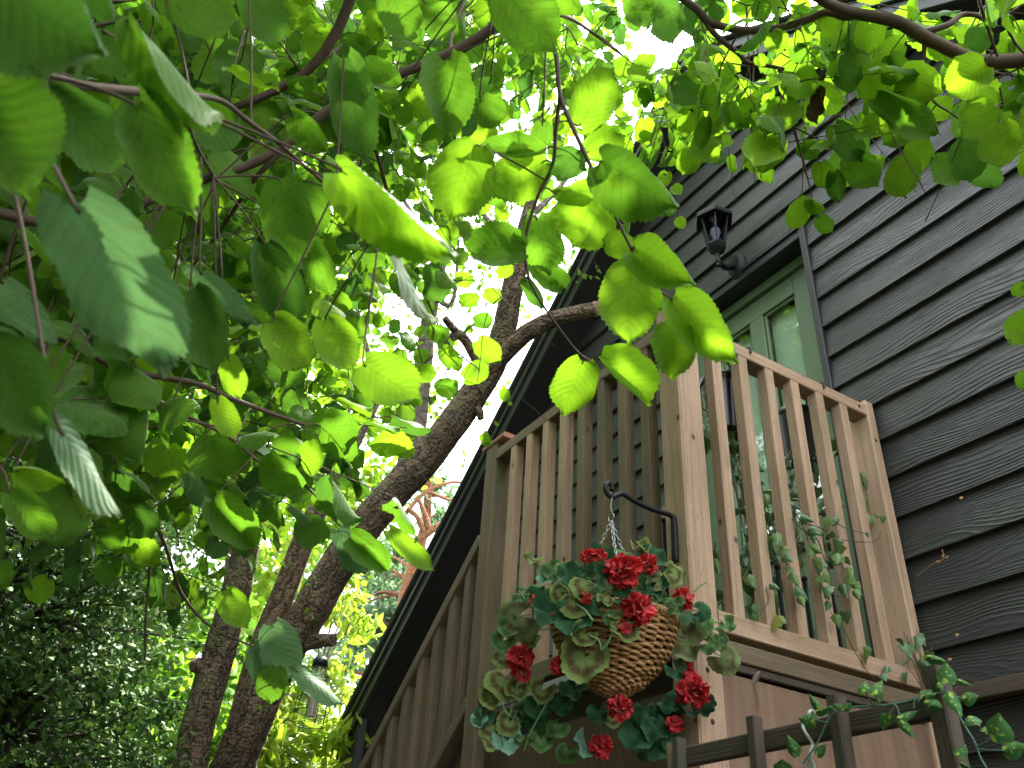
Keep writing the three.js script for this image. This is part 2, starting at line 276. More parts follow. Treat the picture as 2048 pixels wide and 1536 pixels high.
const midBlades = [0, 1, 2, 3, 4, 5].map((k) => blade({ nl: 13, nw: 2, serr: 0.02, fold: 0.06 + 0.09 * (k % 4), bend: 0.05 + 0.09 * (k % 3), wave: 0.2, curl: (k % 3 - 1) * 0.4, s: 41 + k, holes: k === 5 ? 0.05 : 0 }));
const farBlade = blade({ nl: 5, nw: 1, fold: 0.25, bend: 0.18, s: 61, cord: 0.03 });
const ovalBlade = blade({ prof: OVAL, nl: 4, nw: 1, fold: 0.3, bend: 0.2, cord: 0, s: 62 });
const longBlade = blade({ prof: LONG, nl: 5, nw: 1, fold: 0.3, bend: 0.25, cord: 0, s: 63 });
const hollyBlade = (() => { const tab = [[0, 0.04], [0.14, 0.26], [0.24, 0.17], [0.38, 0.32], [0.5, 0.2], [0.62, 0.3], [0.74, 0.15], [0.85, 0.17], [1, 0]]; return blade({ prof: tab, nl: 8, nw: 1, fold: 0.35, bend: 0.15, cord: 0, wave: 0.25, s: 64 }); })();
const heartBlades = [0, 1, 2].map((k) => blade({ prof: HEART, nl: 14, nw: 3, cord: 0.12, fold: 0.12 + 0.15 * k, bend: 0.12 + 0.12 * k, wave: 0.08, curl: (k - 1) * 0.3, s: 71 + k }));
const ivyBlades = [0, 1].map((k) => blade({ prof: IVY, nl: 10, nw: 2, cord: 0.12, fold: 0.2 + 0.2 * k, bend: 0.2, wave: 0.15, s: 76 + k }));
const YUP = V(0, 1, 0);
// turn and size a blade so that it runs from base to tip and faces n
function orient(o, base, tip, n, wide = 1, flip = 1) {
  const y = tip.clone().sub(base), L = y.length(); y.divideScalar(L); const z = n.clone().addScaledVector(y, -n.dot(y)).normalize(), x = V(0, 0, 0).crossVectors(y, z);
  const m = new THREE.Matrix4().makeBasis(x.multiplyScalar(L * wide), y.multiplyScalar(L), z.multiplyScalar(L * flip)); m.setPosition(base); return m;
}
function leafMesh(parent, name, geo, mat, m) {
  const o = new THREE.Mesh(geo, mat); o.name = name; m.decompose(o.position, o.quaternion, o.scale); o.position.sub(worldOf(parent)); o.castShadow = o.receiveShadow = true; parent.add(o); return o;
}
function instanced(parent, name, geo, mat, mats, kind = 'stuff', cols = null) {
  const o = new THREE.InstancedMesh(geo, mat, mats.length); mats.forEach((m, k) => { o.setMatrixAt(k, m); if (cols) o.setColorAt(k, cols[k]); });
  o.name = name; o.userData.kind = kind; o.castShadow = o.receiveShadow = true; o.position.sub(worldOf(parent)); parent.add(o); return o;
}

// ---------------------------------------------------------------- ground
{
  const R = [0, 2, 5, 9, 14, 20, 30, 45, 70, 110, 170, 260], N = 48, pos = [], uv = [], idx = [];
  R.forEach((r, i) => { for (let k = 0; k <= N; k++) { const a = k / N * Math.PI * 2, x = r * Math.cos(a), z = r * Math.sin(a); const far = sstep(6, 60, r); pos.push(x, far * 2.2 * (fbm(x * 0.04 + 9, z * 0.04 + 9, 3, 3) - 0.2) - 0.01, z); uv.push(x / 3, z / 3); } });
  for (let i = 0; i < R.length - 1; i++) for (let k = 0; k < N; k++) { const a = i * (N + 1) + k, b = a + N + 1; idx.push(a, a + 1, b, a + 1, b + 1, b); }
  const map = tex(512, 512, (u, v) => { const n = fbm(u * 6, v * 6, 501, 5, 6, 6), g = fbm(u * 40, v * 40, 505, 2, 40, 40); return S3(mix3(mix3([0.035, 0.026, 0.018], [0.024, 0.04, 0.013], sstep(0.4, 0.6, n)), [0.06, 0.042, 0.022], sstep(0.62, 0.7, g)), 0.7 + 0.5 * g); }, { srgb: true });
  const g = new THREE.Mesh(geom(pos, uv, idx), std({ map, bumpMap: map, bumpScale: 0.02, roughness: 1 })); g.name = 'ground'; g.receiveShadow = true; tag(g, 'shaded woodland ground of soil, moss and fallen leaves round the house', 'ground', null, 'structure'); scene.add(g);
}

// ---------------------------------------------------------------- the house: gable wall of lapped boards
const house = thing('timber_house', 'house gable clad in charcoal lapped boards with a steep dark roof edge', 'house', V(-0.615, 0, 0));
const RX = -0.615, SL = 0.82, SOF = (x) => 5.972 - SL * Math.abs(x - RX), xL = (y) => Math.max(-4.25, RX - (5.972 - y) / SL), DOOR = [-1.06, -0.165, 2.24, 4.486];
{
  const P = 0.1596, wall = sub(house, 'cladding');
  for (let k = -16; k <= 22; k++) {
    const y0 = 2.573 + P * k, y1 = y0 + P + 0.012; if (y0 > 5.85) continue;
    const spans = (y0 < DOOR[3] - 0.05 && y1 > DOOR[2]) ? [[-9, DOOR[0]], [DOOR[1], 9]] : [[-9, 9]];
    for (const [a, b] of spans) {
      const l0 = Math.max(a, xL(y0) - 0.06), l1 = Math.max(a, xL(y1) - 0.06), r0 = Math.min(b, 2 * RX - xL(y0) + 0.06), r1 = Math.min(b, 2 * RX - xL(y1) + 0.06);
      if (r0 - l0 < 0.1) continue;
      const uo = rnd() * 7, vo = Math.floor(rnd() * 5) * 0.16 + 0.02 * rnd(), pos = [], uv = [], idx = [], zt = -0.021, ch = 0.0025, jz = 0.0012 * (rnd() - 0.5);
      const rows = [[y0, -0.024, 0], [y0 + 0.0004, -ch + jz, 0.004], [y0 + ch, jz, 0.008], [mix(y0, y1, 0.5), jz + zt * 0.5, P * 0.5], [y1, jz + zt, P]];
      const NX = 6;
      for (const [y, z, v] of rows) { const f = (y - y0) / (y1 - y0); for (let i = 0; i <= NX; i++) { const x = mix(mix(l0, l1, f), mix(r0, r1, f), i / NX); pos.push(x, y, z + 0.0012 * Math.sin(x * 2.1 + k * 1.7)); uv.push(uo + x, vo + v); } }
      for (let r = 0; r < rows.length - 1; r++) for (let i = 0; i < NX; i++) { const q = r * (NX + 1) + i; idx.push(q, q + 1, q + NX + 1, q + 1, q + NX + 2, q + NX + 1); }
      const nn = pos.length / 3;                                                                            // cut ends
      for (const i of [0, NX]) { const o = pos.length / 3; for (const [r] of [[0], [2], [4]]) { const q = r * (NX + 1) + i; pos.push(pos[q * 3], pos[q * 3 + 1], pos[q * 3 + 2]); uv.push(uo, vo); } pos.push(pos[(4 * (NX + 1) + i) * 3], y1, -0.03); uv.push(uo, vo); idx.push(...(i ? [o, o + 3, o + 2, o, o + 2, o + 1] : [o, o + 2, o + 3, o, o + 1, o + 2])); }
      let g = geom(pos, uv, idx, false);
      put(wall, 'board', g, M.clad);
    }
  }
  // the wall behind the boards, the other walls, and the dark room behind the door
  const ol = [[-4.2, 0], [-4.2, 2.9], [RX, 5.86], [2.97, 2.9], [2.97, 0]];
  const hole = [[DOOR[0] + 0.02, DOOR[2] + 0.02], [DOOR[1] - 0.02, DOOR[2] + 0.02], [DOOR[1] - 0.02, DOOR[3] - 0.02], [DOOR[0] + 0.02, DOOR[3] - 0.02]];
  const sh = new THREE.Shape(ol.map((q) => new THREE.Vector2(...q))); sh.holes.push(new THREE.Path(hole.map((q) => new THREE.Vector2(...q))));
  const core = new THREE.ExtrudeGeometry(sh, { depth: 0.12, bevelEnabled: false }); core.translate(0, 0, -0.152);
  put(house, 'wall', core, M.black);
  put(house, 'wall', boxT(-4.2, -4.08, 0, 2.95, -7, -0.155), M.black);
  put(house, 'wall', boxT(2.85, 2.97, 0, 2.95, -7, -0.155), M.black);
  put(house, 'wall', prism(ol, -7.1, -7.003), M.black);
  put(house, 'interior_wall', boxT(-4.05, 2.82, 2.2, 4.5, -1.72, -1.6), M.blind);
  put(house, 'interior_floor', boxT(-4.05, 2.82, 2.1, 2.19, -6.9, -0.16), M.brown);
}
// roof: slab, soffit, barge board with its capping, and the row of verge tiles
{
  const T = V(SL, 1, 0); const tl = V(1, SL, 0).normalize(), nl = V(-SL, 1, 0).normalize();
  for (const s of [-1, 1]) {
    const m = (x, y) => [s < 0 ? x : 2 * RX - x, y], L = -4.66 - RX, y = (dx, dy) => 5.972 - SL * Math.abs(dx) + dy;
    const slopePoly = (d0, d1, e = L) => [m(RX, y(0, d0)), m(RX + e, y(e, d0)), m(RX + e, y(e, d1)), m(RX, y(0, d1))];
    put(house, 'roof', prism(slopePoly(0.06, 0.165), -7.3, 0.165), M.slate);
    put(house, 'soffit', prism(slopePoly(-0.002, 0.018), -0.035, 0.172), M.soffit);
    put(house, 'barge_board', prism(slopePoly(-0.012, 0.115), 0.174, 0.2, 0.003), M.barge);
    put(house, 'barge_capping', prism(slopePoly(0.083, 0.128), 0.202, 0.219, 0.003), M.barge);
    put(house, 'barge_board', prism(slopePoly(0.132, 0.168), 0.168, 0.208, 0.003), M.barge);
    // verge tiles, one over the other down the slope
    const row = sub(house, 'verge'); const n = 26;
    for (let k = 0; k < n; k++) {
      const f0 = k / n, f1 = (k + 1.18) / n, e0 = L * f0, e1 = Math.min(L * f1, L * 1.01), j = 0.006 * (rnd() - 0.5);
      const g = prism([m(RX + e0, y(e0, 0.176)), m(RX + e1, y(e1, 0.196 + j)), m(RX + e1, y(e1, 0.222 + j)), m(RX + e0, y(e0, 0.196))], -0.15, 0.232 + j, 0.004);
      put(row, 'verge_tile', g, M.slate);
    }
    const ex = m(RX + L, 0)[0], ey = y(L, 0);
    put(house, 'fascia', boxT(Math.min(ex, ex - s * 0.03), Math.max(ex, ex - s * 0.03), ey - 0.10, ey + 0.09, -7.2, 0.172), M.barge);
    put(house, 'eaves_box', prism([m(RX + L + 0.005, ey - 0.015), m(RX + L + 0.3, y(L + 0.3, -0.015)), m(RX + L + 0.3, ey - 0.10), m(RX + L + 0.005, ey - 0.10)], 0.12, 0.178, 0.002), M.barge);
    const gut = tube([V(ex + s * 0.05, ey + 0.03, -7.2), V(ex + s * 0.05, ey + 0.03, 0.1)], 0.055, 0.055, 10); put(house, 'gutter', gut, M.black);
  }
  put(house, 'timber_rail', boxT(0.02, 1.6, 2.232, 2.278, 0.002, 0.04), M.brown);
}
// the door in its recess
{
  const d = sub(house, 'door'); d.userData.label = 'sage green glazed door set back in the black boards';
  put(house, 'door_trim', boxT(-0.197, -0.163, 2.24, 4.486, -0.10, 0.008), M.black, 'black trim down the right of the door');
  put(house, 'door_trim', boxT(-1.067, -1.033, 2.24, 4.486, -0.10, 0.008), M.black);
  put(house, 'door_trim', boxT(-1.032, -0.198, 4.406, 4.486, -0.10, 0.004), M.black);
  put(house, 'door_trim', boxT(-1.05, -0.18, 4.452, 4.474, 0.005, 0.016), M.black);
  const z = -0.09;
  put(d, 'door_frame', boxT(-0.262, -0.199, 2.26, 4.404, z - 0.06, z), M.sage); put(d, 'door_frame', boxT(-1.031, -0.968, 2.26, 4.404, z - 0.06, z), M.sage);
  put(d, 'door_frame', boxT(-0.967, -0.263, 4.352, 4.404, z - 0.06, z - 0.001), M.sage);
  const q = z - 0.022, f = z - 0.06;
  put(d, 'stile', boxT(-0.366, -0.266, 2.265, 4.346, f, q), M.sage); put(d, 'stile', boxT(-0.964, -0.864, 2.265, 4.346, f, q), M.sage);
  put(d, 'rail', boxT(-0.863, -0.367, 4.236, 4.346, f, q - 0.001), M.sage); put(d, 'rail', boxT(-0.863, -0.367, 2.265, 2.46, f, q - 0.001), M.sage); put(d, 'rail', boxT(-0.863, -0.367, 2.98, 3.10, f, q - 0.001), M.sage);
  put(d, 'mullion', boxT(-0.658, -0.573, 3.1, 4.236, f, q - 0.001), M.sage); put(d, 'mullion', boxT(-0.658, -0.573, 2.46, 2.98, f, q - 0.001), M.sage);
  for (const [a, b] of [[-0.572, -0.367], [-0.863, -0.659]]) {
    const w = 0.014;
    for (const [x0, x1, y0, y1] of [[a, a + w, 3.1, 4.236], [b - w, b, 3.1, 4.236], [a + w, b - w, 4.222, 4.236], [a + w, b - w, 3.1, 3.114]]) put(d, 'bead', boxT(x0 + .0005, x1 - .0005, y0, y1, f + 0.01, q - 0.012), M.sage);
    put(d, 'glass', boxT(a + 0.004, b - 0.004, 3.105, 4.23, f + 0.012, f + 0.016, 0.0005), M.glass);
    put(d, 'blind', boxT(a + 0.002, b - 0.002, 3.105, 4.23, f - 0.03, f - 0.02, 0.001), M.blind);
    put(d, 'panel', boxT(a, b, 2.46, 2.98, f + 0.002, f + 0.02), M.sage);
  }
}

// ---------------------------------------------------------------- wall lantern over the door
{
  const c = onZ(1431, 470, 0.165), L = thing('wall_lantern', 'black six-sided lantern on a bracket above the green door', 'lantern', V(c.x, c.y, 0));
  const hex = (r, y) => [...Array(6)].map((_, k) => { const a = (k + 0.5) / 6 * Math.PI * 2 + 0.18; return V(c.x + r * Math.cos(a), y, c.z + r * Math.sin(a)); });
  const top = c.y + 0.095, bot = c.y - 0.075, ro = 0.074, ri = 0.046;
  const frus = (rings, mat, name) => { const pos = [], uv = [], idx = []; rings.forEach(([r, y], i) => hex(r, y).forEach((p, k) => { pos.push(p.x, p.y, p.z); uv.push(k / 6, i); })); for (let i = 0; i < rings.length - 1; i++) for (let k = 0; k < 6; k++) { const a = i * 6 + k, b = i * 6 + (k + 1) % 6; idx.push(a, a + 6, b, b, a + 6, b + 6); } return put(L, name, geom(pos, uv, idx, false), mat); };
  frus([[0.0, top + 0.006], [ro + 0.024, top - 0.008], [ro + 0.028, top - 0.006], [ro + 0.028, top + 0.012], [ro + 0.012, top + 0.036], [0.045, top + 0.06], [0.02, top + 0.085], [0.012, top + 0.1], [0, top + 0.104]], M.blackMetal, 'lantern_roof');
  frus([[ri + 0.004, bot + 0.006], [ri + 0.006, bot - 0.004], [ri - 0.004, bot - 0.02], [ri - 0.012, bot - 0.03], [ri - 0.006, bot - 0.034], [0.026, bot - 0.046], [0.014, bot - 0.056], [0.014, bot - 0.075], [0, bot - 0.078]], M.blackMetal, 'lantern_base');
  const a = hex(ro, top), b = hex(ri, bot);
  for (let k = 0; k < 6; k++) {
    const n = (k + 1) % 6, g = geom([a[k], b[k], b[n], a[n]].flatMap((p) => [p.x, p.y, p.z]), [0, 1, 0, 0, 1, 0, 1, 1], [0, 1, 2, 0, 2, 3], false); put(L, 'pane', g, M.smoke);
    put(L, 'glazing_bar', timber(b[k], a[k], 0.009, 0.009, V(c.x - a[k].x, 0, c.z - a[k].z), 0.001), M.blackMetal);
    put(L, 'glazing_bar', timber(a[k].clone().setY(top - 0.004), a[n].clone().setY(top - 0.004), 0.008, 0.008, null, 0.001), M.blackMetal);
  }
  const bl = new THREE.LatheGeometry([[0.0, -0.055], [0.014, -0.053], [0.016, -0.02], [0.022, 0.0], [0.027, 0.02], [0.024, 0.04], [0.012, 0.055], [0, 0.058]].map(([x, y]) => new THREE.Vector2(x, y)), 16); bl.translate(c.x, bot + 0.07, c.z); put(L, 'bulb', bl, M.bulb);
  const by = bot - 0.075;
  put(L, 'arm', tube(spline([V(c.x, by + 0.01, c.z), V(c.x, by - 0.028, c.z - 0.002), V(c.x - 0.004, by - 0.034, c.z - 0.03), V(c.x - 0.02, by - 0.02, 0.10), V(c.x - 0.028, by + 0.03, 0.035)], 16), 0.011, 0.018, 8), M.blackMetal);
  const fin = new THREE.SphereGeometry(0.013, 12, 8); fin.translate(c.x - 0.0, by - 0.052, c.z); put(L, 'finial', fin, M.blackMetal);
  const pl = new THREE.LatheGeometry([[0, 0.03], [0.03, 0.03], [0.042, 0.022], [0.05, 0.02], [0.062, 0.006], [0.066, 0]].map(([x, y]) => new THREE.Vector2(x, y)), 24); pl.rotateX(Math.PI / 2); pl.scale(0.85, 1.35, 1); pl.translate(c.x - 0.03, by + 0.05, 0.004); put(L, 'back_plate', pl, M.blackMetal);
}

// ---------------------------------------------------------------- balcony
const balcony = thing('timber_balcony', 'square hardwood balcony with upright balusters in front of the green door', 'balcony', V(-0.6, 0, 0.5));
{
  const B = (n, x0, x1, y0, y1, z0, z1, m = M.oak, ch) => put(balcony, n, boxT(x0, x1, y0, y1, z0, z1, ch), m);
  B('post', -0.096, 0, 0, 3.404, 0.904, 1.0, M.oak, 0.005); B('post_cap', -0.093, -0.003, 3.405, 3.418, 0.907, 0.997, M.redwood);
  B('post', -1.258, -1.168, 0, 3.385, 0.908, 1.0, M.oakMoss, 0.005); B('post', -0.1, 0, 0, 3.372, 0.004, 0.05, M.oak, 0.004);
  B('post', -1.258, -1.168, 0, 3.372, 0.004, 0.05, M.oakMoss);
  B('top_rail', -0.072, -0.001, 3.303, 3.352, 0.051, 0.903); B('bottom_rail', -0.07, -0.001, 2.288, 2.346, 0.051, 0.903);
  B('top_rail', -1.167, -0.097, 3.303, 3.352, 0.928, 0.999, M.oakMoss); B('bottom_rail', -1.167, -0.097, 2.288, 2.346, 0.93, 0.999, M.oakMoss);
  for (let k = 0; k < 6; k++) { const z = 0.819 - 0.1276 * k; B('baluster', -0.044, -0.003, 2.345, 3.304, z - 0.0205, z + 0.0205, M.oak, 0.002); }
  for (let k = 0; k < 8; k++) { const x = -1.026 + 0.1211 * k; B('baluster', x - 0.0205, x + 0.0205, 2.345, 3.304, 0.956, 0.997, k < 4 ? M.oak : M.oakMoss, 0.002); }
  for (let k = 0; k < 7; k++) B('deck_board', -1.16, -0.02, 2.241, 2.265, 0.03 + k * 0.128, 0.03 + k * 0.128 + 0.123, M.oakMoss);
  B('deck_trim', -0.018, 0.002, 2.214, 2.266, 0.052, 0.902, M.oakMoss); B('deck_trim', -0.024, -0.006, 2.19, 2.212, 0.052, 0.902, M.brown);
  B('joist', -1.16, -0.1, 2.09, 2.239, 0.86, 0.9, M.brown); B('joist', -0.08, -0.03, 2.05, 2.188, 0.06, 0.9, M.brown); B('joist', -1.16, -0.1, 2.05, 2.239, 0.06, 0.1, M.brown);
  put(balcony, 'metal_strip', boxT(-1.05, -0.1, 2.244, 2.272, 0.985, 0.997), M.greyMetal);
  const py = new THREE.BoxGeometry(0.014, 2.04, 0.852); py.translate(-0.022, 1.16, 0.477);
  { const p = py.attributes.position, u = py.attributes.uv; for (let i = 0; i < p.count; i++) u.setXY(i, p.getY(i) * 0.9, p.getZ(i) * 0.9); }
  put(balcony, 'plywood_panel', py, M.ply, 'reddish plywood panel closing in the side below the deck');
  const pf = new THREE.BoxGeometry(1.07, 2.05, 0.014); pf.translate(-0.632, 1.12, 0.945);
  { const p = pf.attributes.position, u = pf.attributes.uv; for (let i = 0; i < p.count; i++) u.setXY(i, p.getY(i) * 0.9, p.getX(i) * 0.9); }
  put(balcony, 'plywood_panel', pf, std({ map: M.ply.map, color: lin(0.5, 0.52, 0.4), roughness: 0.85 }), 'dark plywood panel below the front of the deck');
  for (const [x, y, z, ax] of [[0.0005, 3.33, 0.09, 0], [0.0005, 3.20, 0.03, 0], [-0.05, 3.2, 0.9995, 1], [0.0005, 2.17, 0.96, 0], [0.0005, 2.04, 0.955, 0]]) {          // bolt heads and knots
    const g = new THREE.SphereGeometry(0.007, 10, 6); g.scale(ax ? 1 : 0.35, 1.1, ax ? 0.35 : 1); g.translate(x, y, z); put(balcony, 'bolt_head', g, M.brown);
  }
}
// staircase going down to the left, its balustrade in line with the front of the balcony
{
  const st = thing('timber_staircase', 'timber stairs with slanting balustrade running down left from the balcony', 'staircase', V(-2.6, 0, 0.6));
  const x0 = -1.256, top = (x) => 3.0 + 0.84 * (x - x0), low = (x) => 2.33 + 0.84 * (x - x0), x1 = -3.88;
  const sl = (f, a, b, w, d, z, m, n) => put(st, n, timber(V(a, f(a), z), V(b, f(b), z), w, d, V(-0.84, 1, 0), 0.004), m);
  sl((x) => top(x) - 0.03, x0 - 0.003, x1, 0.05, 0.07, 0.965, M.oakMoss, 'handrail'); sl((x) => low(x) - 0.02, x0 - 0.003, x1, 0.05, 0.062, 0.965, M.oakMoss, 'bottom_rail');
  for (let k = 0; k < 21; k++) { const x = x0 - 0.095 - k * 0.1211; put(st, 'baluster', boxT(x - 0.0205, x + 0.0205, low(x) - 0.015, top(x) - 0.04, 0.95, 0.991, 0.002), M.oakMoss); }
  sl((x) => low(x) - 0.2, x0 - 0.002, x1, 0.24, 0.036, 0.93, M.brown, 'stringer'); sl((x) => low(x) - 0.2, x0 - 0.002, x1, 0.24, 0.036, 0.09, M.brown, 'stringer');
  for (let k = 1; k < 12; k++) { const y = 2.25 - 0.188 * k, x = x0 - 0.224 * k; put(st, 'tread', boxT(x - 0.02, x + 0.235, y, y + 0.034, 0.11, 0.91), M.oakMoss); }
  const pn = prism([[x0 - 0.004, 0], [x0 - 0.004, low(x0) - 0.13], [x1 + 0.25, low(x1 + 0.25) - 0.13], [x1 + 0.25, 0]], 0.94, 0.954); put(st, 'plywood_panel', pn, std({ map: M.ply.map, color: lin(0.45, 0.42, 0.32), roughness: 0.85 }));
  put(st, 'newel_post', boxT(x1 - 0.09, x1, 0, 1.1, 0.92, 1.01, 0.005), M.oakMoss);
  put(st, 'handrail_cap', timber(V(-1.285, 3.398, 0.965), V(-1.10, 3.398, 0.965), 0.024, 0.085, V(0, 1, 0), 0.005), M.redwood, 'short reddish rail end on the left post');
}
// ---------------------------------------------------------------- bracket, chains and hanging basket
const HK = V(-0.05, 2.62, 1.235);
{
  const b = thing('hanging_bracket', 'black iron hook bracket screwed to the front of the balcony corner post', 'bracket', V(-0.05, 2.5, 1.0));
  const q = (x, y) => onX(x, y, -0.05), P = [q(1338, 1029), q(1300, 1017), q(1262, 998), q(1246, 988), q(1236, 990), q(1226, 994), q(1217, 990), q(1211, 980), q(1212, 970), q(1219, 967), q(1224, 974), q(1223, 981)];
  put(b, 'arm', tube(spline(P, 60), 0.0078, 0.0068, 8), M.blackMetal);
  const e = q(1341, 1031); put(b, 'back_plate', tube(spline([q(1336, 1028), V(-0.05, e.y - 0.004, 1.008), V(-0.05, e.y - 0.03, 1.005), V(-0.052, e.y - 0.14, 1.004)], 14), (f) => 0.0075 + 0.0045 * f, 0, 8), M.blackMetal);
}
const BC = V(-0.043, 0, 1.235), RIM = 2.238, BOT = 2.058, RR = 0.155;
const profR = (f) => RR * Math.pow(Math.sin(Math.PI / 2 * clamp(0.03 + 0.97 * f)), 0.85) * (0.93 + 0.07 * f);   // f: 0 at the tip, 1 at the rim
const basket = thing('wicker_basket', 'conical brown wicker hanging basket on three chains beside the corner post', 'basket', V(BC.x, BOT, BC.z));
{
  const wick = [0, 1, 2].map((k) => std({ color: lin(0.46 - 0.07 * k, 0.265 - 0.05 * k, 0.11 - 0.025 * k), roughness: 0.55, map: tex(128, 64, (u, v) => { const n = 0.75 + 0.4 * fbm(u * 12, v * 4, 601 + k, 3, 12, 4); return [n, n * 0.98, n * 0.94]; }, { repeat: [3, 1] }) }));
  const rows = 30, NS = 26;
  for (let r = 0; r < rows; r++) {
    const f = (r + 0.6) / rows, y = BOT + (RIM - BOT) * Math.pow(f, 1.25), R = profR(f), amp = Math.min(0.0055, R * 0.1), n = 26 * 6, pts = [], ph = r % 2 ? Math.PI : 0;
    for (let k = 0; k <= n; k++) { const a = k / n * Math.PI * 2 + 0.1, c = Math.cos(a * NS / 2 * 1 + ph); pts.push(V(BC.x + (R + amp * c) * Math.cos(a), y + 0.0014 * Math.sin(a * NS / 2 + ph) + 0.002 * Math.sin(a * 2 + r), BC.z + (R + amp * c) * Math.sin(a))); }
    put(basket, 'wicker_strand', tube(pts, 0.0046 * (0.9 + 0.25 * hash(r, 3, 3)), 0.0046, 6, { cap: false }), wick[r % 3]);
  }
  for (let s = 0; s < NS; s++) { const a = s / NS * Math.PI * 2 + 0.1, pts = []; for (let k = 1; k <= 9; k++) { const f = k / 9; pts.push(V(BC.x + profR(f) * Math.cos(a), BOT + (RIM - BOT) * Math.pow(f, 1.25), BC.z + profR(f) * Math.sin(a))); } put(basket, 'stake', tube(pts, 0.0026, 0.003, 5), wick[0]); }
  for (let t = 0; t < 3; t++) { const pts = []; for (let k = 0; k <= 160; k++) { const a = k / 160 * Math.PI * 2, w = a * 22 + t * 2.094; pts.push(V(BC.x + (RR + 0.004 + 0.006 * Math.cos(w)) * Math.cos(a), RIM + 0.006 + 0.006 * Math.sin(w), BC.z + (RR + 0.004 + 0.006 * Math.cos(w)) * Math.sin(a))); } put(basket, 'rim', tube(pts, 0.0055, 0.0055, 6, { cap: false }), wick[t % 2]); }
  const lin1 = new THREE.LatheGeometry([...Array(10)].map((_, k) => new THREE.Vector2(Math.max(0.001, profR(k / 9) - 0.012), BOT + 0.01 + (RIM - BOT - 0.02) * Math.pow(k / 9, 1.25))), 24); lin1.translate(BC.x, 0, BC.z); put(basket, 'liner', lin1, M.soil);
  const so = new THREE.CircleGeometry(RR - 0.012, 24); so.rotateX(-Math.PI / 2); so.translate(BC.x, RIM - 0.02, BC.z); put(basket, 'soil', so, M.soil);
  // chains: links turned a quarter against each other
  const ring = new THREE.TorusGeometry(0.012, 0.0016, 6, 14); ring.translate(HK.x, HK.y - 0.075, HK.z); put(basket, 'chain_ring', ring, M.steel);
  put(basket, 'chain_hook', tube(spline([V(HK.x, HK.y + 0.004, HK.z + 0.004), V(HK.x + 0.004, HK.y - 0.012, HK.z), V(HK.x - 0.002, HK.y - 0.04, HK.z), V(HK.x + 0.004, HK.y - 0.062, HK.z)], 14), 0.002, 0.002, 6), M.steel);
  for (let c = 0; c < 3; c++) {
    const a = c * 2.094 + 0.5, A = V(HK.x, HK.y - 0.085, HK.z), E = V(BC.x + RR * Math.cos(a), RIM + 0.01, BC.z + RR * Math.sin(a)), n = 26, L = A.distanceTo(E) / n, gs = [];
    const dir = E.clone().sub(A).normalize(), q = new THREE.Quaternion().setFromUnitVectors(V(1, 0, 0), dir);
    for (let k = 0; k < n; k++) { const g = new THREE.TorusGeometry(0.0062, 0.0013, 4, 8); g.scale(1.25, 0.75, 1); if (k % 2) g.rotateX(Math.PI / 2); g.applyQuaternion(q); const p = A.clone().lerp(E, (k + 0.5) / n); g.translate(p.x, p.y - 0.012 * Math.sin(Math.PI * (k + 0.5) / n), p.z); gs.push(g); }
    put(basket, 'chain', mergeGeometries(gs), M.steel);
  }
}

// ---------------------------------------------------------------- geranium: scalloped leaves, heads of ruffled red petals
const geraniumTex = (A, B, C, s) => tex(256, 256, (u, v) => {
  const x = (u - 0.5) * 2, y = (v - 0.5) * 2, r = Math.hypot(x, y), a = Math.atan2(x, y), n = fbm(u * 5, v * 5, s, 4, 5, 5);
  const z = sstep(0.3, 0.5, r + 0.3 * (n - 0.5)) * (1 - sstep(0.62, 0.8, r + 0.3 * (n - 0.5))), rim = sstep(0.8, 0.97, r), vein = (1 - sstep(0.02, 0.09, Math.abs(((a / 0.7) % 1 + 1) % 1 - 0.5))) * (r > 0.05 ? 1 : 0);
  let c = mix3(A, B, z * (0.5 + n)); c = mix3(c, C, rim * 0.5 + 0.3 * vein); return S3(c, 0.75 + 0.5 * n);
}, { srgb: true });
const gm = (A, B, C, s, o = {}) => std({ map: geraniumTex(A, B, C, s), roughness: 0.9, transmission: 0.25, thickness: 0, specularIntensity: 0.35, ...o });
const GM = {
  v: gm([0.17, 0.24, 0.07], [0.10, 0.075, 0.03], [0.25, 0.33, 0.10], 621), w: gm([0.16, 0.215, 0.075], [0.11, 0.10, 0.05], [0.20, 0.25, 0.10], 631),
  g: gm([0.09, 0.19, 0.06], [0.06, 0.11, 0.035], [0.14, 0.25, 0.09], 641), t: gm([0.03, 0.105, 0.042], [0.025, 0.08, 0.035], [0.05, 0.14, 0.06], 651), l: gm([0.19, 0.38, 0.27], [0.17, 0.33, 0.23], [0.24, 0.44, 0.32], 661),
};
